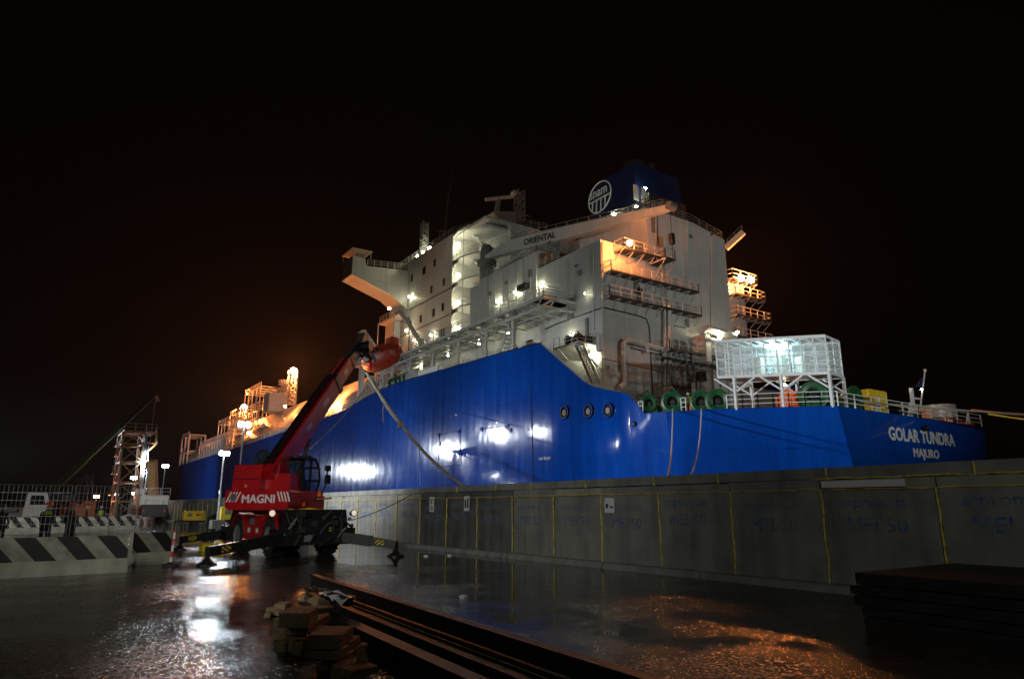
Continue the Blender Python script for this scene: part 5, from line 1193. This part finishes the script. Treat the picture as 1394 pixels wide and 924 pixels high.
for k in range(5):
    a = Vector((-3.6, 56)).lerp(Vector((6.7, 59.4)), k/5) if False else (-3.6+10.3*k/5, 56+3.4*k/5); b_ = (-3.6+10.3*(k+1)/5-.06, 56+3.4*(k+1)/5-.02)
    barrier(a, b_, ['striped barrier in the back row, leftmost visible', 'striped barrier in the back row behind the two fence workers', 'middle striped barrier of the back row', 'striped barrier in the back row below the green vest man', 'last striped barrier of the back row nearest the crane'][k], 2, 1.05, 'back row of striped barriers')
# mesh fence panels
def fence(p0, p1, label, h_=2.4):
    p0 = Vector((*p0, 0)); p1 = Vector((*p1, 0)); t = thing('mesh_fence_panel', label, 'fence', p0, 'wire mesh fence panels')
    m_ = MB(); 
    for p in (p0, p1): m_.tube([p+Vector((0, 0, .12)), p+Vector((0, 0, h_))], .021, 6)
    m_.tube([p0+Vector((0, 0, h_)), p1+Vector((0, 0, h_))], .018, 6); m_.tube([p0+Vector((0, 0, .2)), p1+Vector((0, 0, .2))], .018, 6); m_.build('fence_frame', M['steel'], t)
    m_ = MB(); n = int((p1-p0).length/.12)
    for k in range(1, n): q = p0.lerp(p1, k/n); m_.bar(q+Vector((0, 0, .2)), q+Vector((0, 0, h_)), .008)
    for k in range(1, 9): z = .2+(h_-.2)*k/9; m_.bar(p0+Vector((0, 0, z)), p1+Vector((0, 0, z)), .015)
    m_.build('wire_mesh', M['steel'], t)
    m_ = MB(); m_.cbox(p1-Vector((.35, .12, 0)), p1+Vector((.35, .12, .14))); m_.build('fence_foot', M['concw'], t)
fence((-4.3, 27.4), (-1.05, 27.2), 'wire mesh fence panel at the edge of the photo'); fence((-.95, 27.2), (1.0, 27.2), 'wire mesh fence panel in front of the orange helmet worker'); fence((1.1, 27.2), (3.0, 27.5), 'wire mesh fence panel ending by the open quay')
# red white marker post
t = thing('marker_post', 'red and white marker post on a round black foot beside the barrier', 'post', (3.62, 23.4, 0))
zz = [.06, .25, .42, .60, .78, .96, 1.02]
m_ = MB()
o = MB().tube([(3.62, 23.4, .05), (3.64, 23.4, 1.02)], .035, 10).build('post', M['letter'], t)
for k in (1, 3): MB().tube([(3.62+.0002*k, 23.4, zz[k]), (3.63, 23.4, zz[k+1])], .0375, 10).build('red_band', M['redw'], t)
MB().tube([(3.64, 23.4, .96), (3.64, 23.4, 1.03)], .0375, 10).build('red_band', M['redw'], t)
MB().lathe((3.62, 23.4, 0), (0, 0, 1), [(0, .24), (.05, .22), (.09, .08), (.12, .05)], 18).build('post_foot', M['rubber'], t)
# light masts
def lightmast(x, ybase_y, ylamp, Y, label, lampmat='lc', r=.17, wd=.7, base=True, energy=0):
    c = P(x, ylamp, 1, Y); t = thing('light_mast', label, 'light mast', (c.x, c.y, 0))
    MB().tube([(c.x, c.y, 0), (c.x, c.y, c.z*.5)], .09, 8).tube([(c.x, c.y, c.z*.5), (c.x, c.y, c.z)], .06, 8).lathe((c.x, c.y, c.z*.5-.1), (0, 0, 1), [(0, .12), (.25, .12)], 10).build('mast_pole', M['steel'], t)
    hd_ = MB(); hd_.bar((c.x-wd/2, c.y, c.z), (c.x+wd/2, c.y, c.z), .07)
    for s_ in (-1, 1): hd_.cbox((c.x+s_*wd*.3-.22, c.y-.12, c.z+.02), (c.x+s_*wd*.3+.22, c.y+.12, c.z+.36), .03)
    ho = hd_.build('floodlight_head', M['steel'], t)
    for s_ in (-1, 1): MB().cbox((c.x+s_*wd*.3-r*.8, c.y-.18, c.z+.04), (c.x+s_*wd*.3+r*.8, c.y-.122, c.z+.34), .01).build('lamp_glass', M[lampmat], ho)
    MB().cbox((c.x-.5, c.y-.4, .1), (c.x+.5, c.y+.5, .75), .05).build('mast_base', M['grey'], t)
    return t, c
lightmast(305, 0, 620, 58, 'tall floodlight mast glaring white in front of the far hull', 'lc', .17)
lightmast(332, 0, 582, 44, 'floodlight mast seen side on just behind the telehandler', 'lcw', .16)
lightmast(225, 0, 636, 100, 'floodlight mast beside the tan crane at the hull end', 'lcw', .2)
lightmast(182, 0, 652, 100, 'taller of the two floodlight masts in front of the lattice tower', 'lcw', .17)
lightmast(182.5, 0, 673, 125, 'lower distant floodlight mast in front of the lattice tower', 'lcw', .15)
lightmast(158, 0, 674, 128, 'small distant floodlight mast at the foot of the lattice tower', 'lcw', .15)
t, c = lightmast(131.5, 0, 677, 120, 'distant mast with orange lamp beyond the fence', 'lo', .15)
# generators
def generator(X, Y, label, s=1.0):
    t = thing('generator', label, 'generator', (X, Y, 0)); 
    m_ = MB(); m_.cbox((X-1.1*s, Y-.6, .75*s), (X+1.1*s, Y+.6, 1.75*s), .09); m_.build('canopy', M['yellow'], t)
    MB().box((X-.75*s, Y-.63, 1.15*s), (X-.3*s, Y-.603, 1.5*s)).build('control_panel', M['grey'], t)
    MB().box((X+.05*s, Y-.62, 1.2*s), (X+.6*s, Y-.603, 1.45*s)).build('badge', M['redw'], t)
    MB().box((X-1.15*s, Y-.5, .55*s), (X+1.15*s, Y+.5, .745*s)).bar((X-1.9*s, Y, .5), (X-1.1*s, Y, .6), .1).bar((X-1.8*s, Y, .5), (X-1.8*s, Y, 0), .06).build('trailer_frame', M['black'], t)
    for dy in (-.68, .5): MB().lathe((X+.1*s, Y+dy, .36*s), (0, 1, 0), [(0, .36*s), (.18, .36*s)], 18).lathe((X+.1*s, Y+dy-.01, .36*s), (0, 1, 0), [(0, .18*s), (.02, .18*s)], 12).build('wheel', M['rubber'], t)
    for k in range(5): MB().box((X+.65*s, Y-.62, .9*s+k*.12), (X+1.0*s, Y-.603, .95*s+k*.12)).build('louvre', M['dark'], t)
generator(11.8, 67, 'yellow generator on a single axle trailer by the wall, the one in full view', .8)
c = P(317, 700, 1, 60); generator(c.x, 60, 'yellow and black generator half hidden behind the telehandler wheels')
# tan mobile crane at the far end
c = P(209, 700, 1, 92); t = thing('mobile_crane', 'white and tan mobile crane parked at the far end of the quay', 'crane', (c.x, 92, 0)); X = c.x
m_ = MB(); m_.cbox((X-1.5, 92, .9), (X+1.5, 101, 1.7), .1); m_.cbox((X-1.4, 91.9, .6), (X+1.4, 92.6, 2.0), .1); m_.build('carrier', M['dark'], t)
m_ = MB(); m_.cbox((X-1.6, 92.5, 2.0), (X+1.6, 95.2, 3.1), .15); m_.cbox((X-1.0, 92.2, 1.6), (X+1.0, 92.8, 2.6), .1); m_.build('counterweight', M['cream'], t)
m_ = MB(); m_.cbox((X-1.7, 95.4, 2.0), (X-.6, 97.4, 3.9), .1); m_.build('crane_cab', M['cream'], t)
q1 = P(207, 627, 1, 93.5); m_ = MB(); m_.bar((X+.15, 95.0, 2.8), (q1.x, 93.5, q1.z), .9, 1.0); bb = m_.build('crane_boom', M['tan'], t)
for dx in (-1.25, 1.25):
    for yv in (92.6, 94.2, 98, 99.6): MB().lathe((X+dx-.2, yv, .55), (1, 0, 0), [(0, .55), (.4, .55)], 16).build('wheel', M['rubber'], t)
for dx in (-1.1, 1.1): MB().lathe((X+dx, 91.9, 1.3), (0, -1, 0), [(0, .12), (.02, .12)], 10).build('tail_lamp', M['redw'], t)
MB().rail([(X-1.6, 92.6, 3.1), (X+1.6, 92.6, 3.1)], .8, 1, .04, 2).build('deck_rail', M['steel'], t)
MB().bar((X-1.2, 93, 3.0), (X-.9, 93.5, 7.0), .15).build('luffing_cylinder', M['steel'], t)
# long boom crane behind the fence
a = P(66, 672, 1, 100); e = P(213, 536, 1, 96); t = thing('boom_truck', 'dark crane with a long thin green and brown boom raised over the fence', 'crane', (a.x, 100, 0))
mid = a.lerp(e, .33); m2 = a.lerp(e, .66)
MB().bar(a, mid, .7, .7).build('boom_section', M['bagreen'], t); MB().bar(mid, m2, .55, .55).build('boom_section', M['bagreen'], t); MB().bar(m2, e, .42, .42).build('boom_section', M['rust'], t)
MB().bar(e-Vector((0, 0, .2)), e+Vector((.3, 0, -.9)), .4).tube([e, e-Vector((0, 0, 6))], .03, 4).build('boom_head', M['tan'], t)
MB().cbox((a.x-4, 98.5, 1.0), (a.x+4, 101.5, 2.0), .1).cbox((a.x-1.5, 98.8, 2), (a.x+2, 101.2, 3.6), .15).build('carrier', M['dark'], t)
for dx in (-3, -1.6, 1.6, 3): MB().lathe((a.x+dx, 98.3, .55), (0, 1, 0), [(0, .55), (.4, .55)], 16).build('wheel', M['rubber'], t)
# lattice tower
t = thing('lattice_tower', 'tall rusty lattice steel tower with platforms at the end of the quay', 'tower', (11, 112, 0))
def TP(x, y_, Y=112): return P(x, y_, 1, Y)
tw = MB(); 
cols = [((168, 588), (157, 702)), ((197, 588), (188, 702)), ((213, 590), (213, 607))]
for dY in (0, 6):
    for (x0, y0), (x1, y1) in cols[:2]: tw.bar(TP(x0, y0)+Vector((0, dY, 0)), TP(x1, y1)+Vector((0, dY, 0)), .3)
tw.build('tower_column', M['rust2'] if 'rust2' in M else M['steelo'] if 'steelo' in M else M['tan'], t)
tw = MB()
lev = [588, 604, 628, 656, 682, 702]
for i, y_ in enumerate(lev):
    f = (y_-588)/114; xl = 168-11*f; xr = 197-9*f
    for dY in (0, 6): tw.bar(TP(xl, y_)+Vector((0, dY, 0)), TP(xr, y_)+Vector((0, dY, 0)), .22)
    for x in (xl, xr): tw.bar(TP(x, y_), TP(x, y_)+Vector((0, 6, 0)), .2)
    if i < 5:
        f2 = (lev[i+1]-588)/114; xl2 = 168-11*f2; xr2 = 197-9*f2
        tw.bar(TP(xl, y_), TP(xr2, lev[i+1]), .13); tw.bar(TP(xr, y_), TP(xl2, lev[i+1]), .13)
        tw.bar(TP(xl, y_), TP(xl2, lev[i+1])+Vector((0, 6, 0)), .1); tw.bar(TP(xr, y_)+Vector((0, 6, 0)), TP(xr2, lev[i+1]), .1)
tw.build('tower_bracing', M['tan'], t)
tw = MB()
for x0, x1, y_ in ((158, 166, 606), (157, 165, 620), (153, 162, 644), (150, 160, 673)): tw.box((TP(x0, y_).x, 111.5, TP(x0, y_).z-.1), (TP(x1, y_).x, 114, TP(x0, y_).z)); tw.rail([(TP(x0, y_).x, 111.5, TP(x0, y_).z), (TP(x1, y_).x, 111.5, TP(x0, y_).z)], 1, 1, .05, 2); tw.build('side_platform', M['tan'], t); tw = MB()
a = TP(158, 586); b_ = TP(213, 586); tw.box((a.x+1, 111.6, a.z), (b_.x, 118, a.z+.15)); c1 = TP(213, 604); tw.bar(b_, c1, .25); tw.bar(TP(196, 602), c1, .2); tw.bar(c1, TP(199, 616), .2); tw.rail([(a.x+1, 111.6, a.z+.15), (b_.x, 111.6, a.z+.15)], 1.0, 1.2, .05, 2)
tw.build('tower_platform', M['tan'], t)
MB().bar(TP(199, 590, 111.4), TP(190, 702, 111.4), .35).bar(TP(203, 600, 111.4), TP(196, 690, 111.4), .12).build('tower_riser', M['steel'], t)
# sloping gantry further left
t = thing('loading_gantry', 'low brown steel gantry with a sloping top beyond the fence', 'gantry', (4, 130, 0))
g_ = MB(); pts = [(90, 662), (118, 648), (129, 648)]
for (x0, y0), (x1, y1) in zip(pts, pts[1:]): g_.bar(P(x0, y0, 1, 130), P(x1, y1, 1, 130), .5); g_.bar(P(x0, y0+5, 1, 130), P(x1, y1+5, 1, 130), .3)
for x, y0 in ((95, 660), (107, 655), (120, 650), (127, 650)): g_.bar(P(x, y0, 1, 130), P(x, 702, 1, 130), .35)
g_.build('gantry_frame', M['rust'], t)
# excavator and truck behind the fence
c = P(100, 700, 1, 78); t = thing('excavator', 'orange excavator with folded arm standing beyond the fence', 'excavator', (c.x, 78, 0)); X = c.x
MB().cbox((X-1.6, 77, 0), (X+1.6, 77.6, .85), .2).build('track', M['dark'], t); MB().cbox((X-1.6, 79.4, 0), (X+1.6, 80, .85), .2).build('track', M['dark'], t)
m_ = MB(); m_.cbox((X-1.3, 77.2, .9), (X+1.7, 79.8, 2.0), .15); m_.cbox((X+.6, 77.2, 2.0), (X+1.7, 79.7, 2.3), .1); m_.build('upper_body', M['excav'], t)
MB().cbox((X-1.2, 77.3, 1.9), (X+.0, 78.5, 2.9), .1).build('excavator_cab', M['dark'], t)
MB().bar((X-1.2, 78.8, 1.8), (X-3.2, 78.8, 2.6), .35, .45).bar((X-3.2, 78.8, 2.6), (X-4.2, 78.8, 1.0), .3, .35).build('digging_arm', M['excav'], t)
MB().prism([(X-4.5, 78.3, 1.1), (X-3.8, 78.3, 1.0), (X-3.7, 78.3, .4), (X-4.3, 78.3, .3)], (0, .9, 0)).build('bucket', M['rust'], t)
c = P(48, 700, 1, 70); t = thing('flatbed_truck', 'flatbed truck with a pale cab loaded with pipes behind the fence', 'truck', (c.x, 70, 0)); X = c.x
m_ = MB(); m_.prism([(X-.9, 70, .9), (X+1.0, 70, .9), (X+.9, 70, 1.9), (X+.6, 70, 2.9), (X-.7, 70, 2.9), (X-.8, 70, 1.9)], (0, 2.2, 0)); m_.build('truck_cab', M['cream'], t)
MB().prism([(X-.5, 69.98, 1.9), (X+.6, 69.98, 1.9), (X+.4, 69.98, 2.65), (X-.45, 69.98, 2.65)], (0, .015, 0)).build('windscreen', M['window'], t)
MB().box((X-7.5, 70.1, 1.0), (X-.95, 72, 1.25)).box((X-7.5, 70.1, 1.25), (X-7.4, 72, 2.0)).build('flatbed', M['grey'], t)
for k in range(5): MB().tube([(X-7.3, 70.4+k*.3, 1.4+.16*(k % 2)), (X-1.3, 70.4+k*.3, 1.4+.16*(k % 2))], .14, 8).build('loaded_pipe', M['steel'], t)
for dx in (0, -3.6, -5.2): MB().lathe((X+dx, 69.95, .5), (0, 1, 0), [(0, .5), (.3, .5)], 16).build('wheel', M['rubber'], t)
c = P(178, 702, 1, 84); t = thing('tarpaulin_stack', 'low pallet stack under a pale tarpaulin at the foot of the tower', 'stack', (c.x, 84, 0))
m_ = MB(); m_.add([(c.x-1.2, 83.5, 0), (c.x+1.3, 83.5, 0), (c.x+1.3, 85.5, 0), (c.x-1.2, 85.5, 0), (c.x-1.0, 83.6, .75), (c.x+1.05, 83.6, .8), (c.x+1.1, 85.4, .7), (c.x-1, 85.4, .78), (c.x, 84.5, 1.0)], [(0, 1, 5, 4), (1, 2, 6, 5), (2, 3, 7, 6), (3, 0, 4, 7), (4, 5, 8), (5, 6, 8), (6, 7, 8), (7, 4, 8)]); m_.build('tarpaulin', M['paper'], t)
# steel H beams in the foreground
def hbeam(X, y0, y1, z0, h_, wd, label):
    m_ = MB(); tf_ = .03
    m_.box((X-wd/2, y1, z0), (X+wd/2, y0, z0+tf_)); m_.box((X-wd/2, y1, z0+h_-tf_), (X+wd/2, y0, z0+h_)); m_.box((X-.012, y1, z0+tf_+.0), (X+.012, y0, z0+h_-tf_))
    o = m_.build('steel_beam', M['rust'], None, (X, y0, z0)); o.rotation_euler = (0, 0, -.062); return meta(o, label, 'steel beam')
hbeam(4.92, 14.5, 1.5, .0, .37, .15, 'long rusty steel beam, outermost of the stack next to the blue puddle')
hbeam(4.60, 13.6, 1.2, .0, .22, .20, 'low rusty steel beam lying second from the blue puddle')
hbeam(4.26, 12.6, 1.0, .0, .24, .16, 'rusty steel beam resting on timber in the middle of the stack')
hbeam(3.90, 11.8, .8, .0, .20, .18, 'rusty steel beam of the stack closest to the timber offcuts')
o = MB().tube([(4.42, 12.9, .28), (4.40, 1.0, .28)], .035, 8).build('steel_pipe', M['rust'], None, (4.42, 12.9, .28)); o.rotation_euler = (0, 0, -.062); meta(o, 'thin rusty pipe lying on top between the steel beams', 'pipe')
# timber blocks
def block(x, y_, zt, ln, wd, h_, rz, label, m_='wood', name='timber_block', tilt=0):
    c = P(x, y_, 2, zt); m = MB(); m.cbox((-ln/2, -wd/2, -h_), (ln/2, wd/2, 0), .012); o = m.build(name, M[m_], None, (0, 0, 0)); o.location = (c.x, c.y, zt); o.rotation_euler = (R(tilt), R(tilt*.6), R(rz)); return meta(o, label, 'timber', 'timber offcuts beside the steel beams')
block(408, 829, .44, .62, .36, .17, 60, 'squared pale timber block standing highest on the timber pile, lit orange on top')
block(452, 857, .40, .60, .34, .14, 55, 'flat brown timber block with an orange lit top beside the beams')
block(455, 873, .26, .70, .4, .12, 50, 'brown plank end directly under the orange lit flat block', tilt=3)
block(420, 843, .27, .8, .3, .10, 50, 'plank lying under the highest timber block', tilt=-4)
block(398, 838, .27, .5, .26, .26, 40, 'dark timber end under the highest block, nearest the wet ground')
block(395, 858, .14, .8, .2, .12, 80, 'long dark timber lying on the ground in front of the pile')
block(428, 873, .13, .5, .2, .12, 20, 'small timber offcut on the ground between the blocks', tilt=5)
block(405, 868, .16, .18, .12, .14, 20, 'tiny yellowish wood offcut standing in the pile')
block(475, 880, .18, .6, .22, .16, 45, 'timber end lying against the lowest beam')
block(470, 900, .12, .6, .2, .1, 60, 'dark timber offcut at the near end of the pile')
block(375, 828, .10, .45, .12, .08, 100, 'thin dark stick of wood farthest out on the wet ground')
block(385, 820, .16, .4, .2, .15, 60, 'dark timber offcut at the far corner of the pile')
block(440, 806, .20, .9, .16, .1, 15, 'plank laid across behind the beam end')
block(455, 812, .30, .7, .2, .12, 10, 'dark plank under the white plastic sheet')
OFF = ['dark offcut %s' % q for q in ('far out on the ground by the barrier side of the pile', 'wedged under the flat orange lit block', 'flat against the lowest plank of the pile', 'with a split end at the near corner', 'half under the plastic sheet', 'lying across two planks behind the highest block', 'standing on edge beside the first beam', 'short and square next to the yellowish offcut', 'thin and long in front of the near blocks')]
for (x, y_, zt, ln, wd, h_, rz, tl), lb_ in zip(((366, 832, .07, .5, .1, .06, 70, 0), (447, 868, .30, .5, .3, .08, 35, 6), (432, 858, .20, .7, .2, .06, 75, -5), (488, 905, .16, .45, .18, .08, 30, 8), (430, 812, .25, .6, .14, .08, 60, 4), (425, 826, .33, .7, .16, .07, 20, 5), (478, 868, .28, .4, .1, .2, 50, 0), (396, 870, .12, .25, .2, .12, 10, 0), (448, 893, .08, .9, .12, .07, 62, 2)), OFF): block(x, y_, zt, ln, wd, h_, rz, lb_.replace('dark offcut', 'timber offcut'), tilt=tl)
m_ = MB(); a = P(487, 880, 2, .30); b_ = P(502, 918, 2, .02); meta(m_.bar(a, b_, .055, .09).build('timber_lath', M['wood'], None, a), 'slanting yellowish lath leaning against the beams', 'timber')
m_ = MB(); n_ = 9; vs = []
for i in range(n_):
    for j in range(4): 
        c = P(443+i*4.2, 801+i*1.6, 2, .42); vs.append(c+Vector((rnd.uniform(-.03, .03)+(j-1.5)*.10, rnd.uniform(-.03, .03)+(j-1.5)*.03, rnd.uniform(-.05, .05)-abs(j-1.5)*.04)))
m_.add(vs, [(i*4+j, (i+1)*4+j, (i+1)*4+j+1, i*4+j+1) for i in range(n_-1) for j in range(3)])
o = m_.build('plastic_sheet', M['plastic'], None, P(460, 805, 2, .4)); so = o.modifiers.new('t', 'SOLIDIFY'); so.thickness = .01; meta(o, 'crumpled white plastic sheet lying on the beam end', 'plastic sheet')
m_ = MB()
for k in range(9): c = P(440+k*4.2, 806+k*1.6, 2, .36); m_.ball(c, (.09+rnd.random()*.04, .1, .07), 8)
meta(m_.build('rubble_sack', M['black'], None, P(455, 808, 2, .3)), 'lumpy black sack tucked under the white plastic sheet', 'sack')
# steel plates stacked at the right
z = .0
for k in range(5):
    h_ = (.10, .12, .14, .12, .16)[k]; x0 = 10.42+rnd.uniform(-.06, .06)+(.0 if k > 1 else .08); y0 = 6.15+rnd.uniform(-.1, .05)
    m_ = MB(); m_.box((x0, -3.5, z), (13.6, y0, z+h_)); meta(m_.build('steel_plate', M['rust'], None, (x0, y0, z)), ['rusty steel plate at the very bottom of the plate stack', 'rusty steel plate second from the bottom of the plate stack', 'rusty steel plate in the middle of the plate stack', 'rusty steel plate just below the top of the plate stack', 'topmost reddish brown plate of the stack by the wall'][k], 'steel plate', 'steel plates stacked by the wall'); z += h_+.025
    if k < 4:
        for yy in (5.6, 2.4, -1): pass
# small debris on the wet ground
for k, (x, y_) in enumerate(((631, 813), (612, 756), (580, 757))):
    c = P(x, y_, 2, 0); meta(MB().ball(c+Vector((0, 0, .02)), (.10, .08, .04), 7).build('litter', M['plastic'], None, c), ['small pale scrap lying on the open wet ground', 'white scrap lying by the wall kerb', 'pale scrap lying beside the outrigger foot'][k], 'litter')

# ------------------------------------------------------------------ damp night air
hz = bpy.data.materials.new('night haze'); hz.use_nodes = True; nt = hz.node_tree; nt.nodes.remove(nt.nodes['Principled BSDF'])
pv = nt.nodes.new('ShaderNodeVolumePrincipled'); pv.inputs['Density'].default_value = .00008; pv.inputs['Color'].default_value = (.9, .9, .9, 1); pv.inputs['Anisotropy'].default_value = .55
nt.links.new(pv.outputs[0], nt.nodes['Material Output'].inputs['Volume'])
meta(MB().box((-120, -40, -9), (140, 340, 62)).build('haze', hz, None, (0, 0, 0)), kind='stuff')
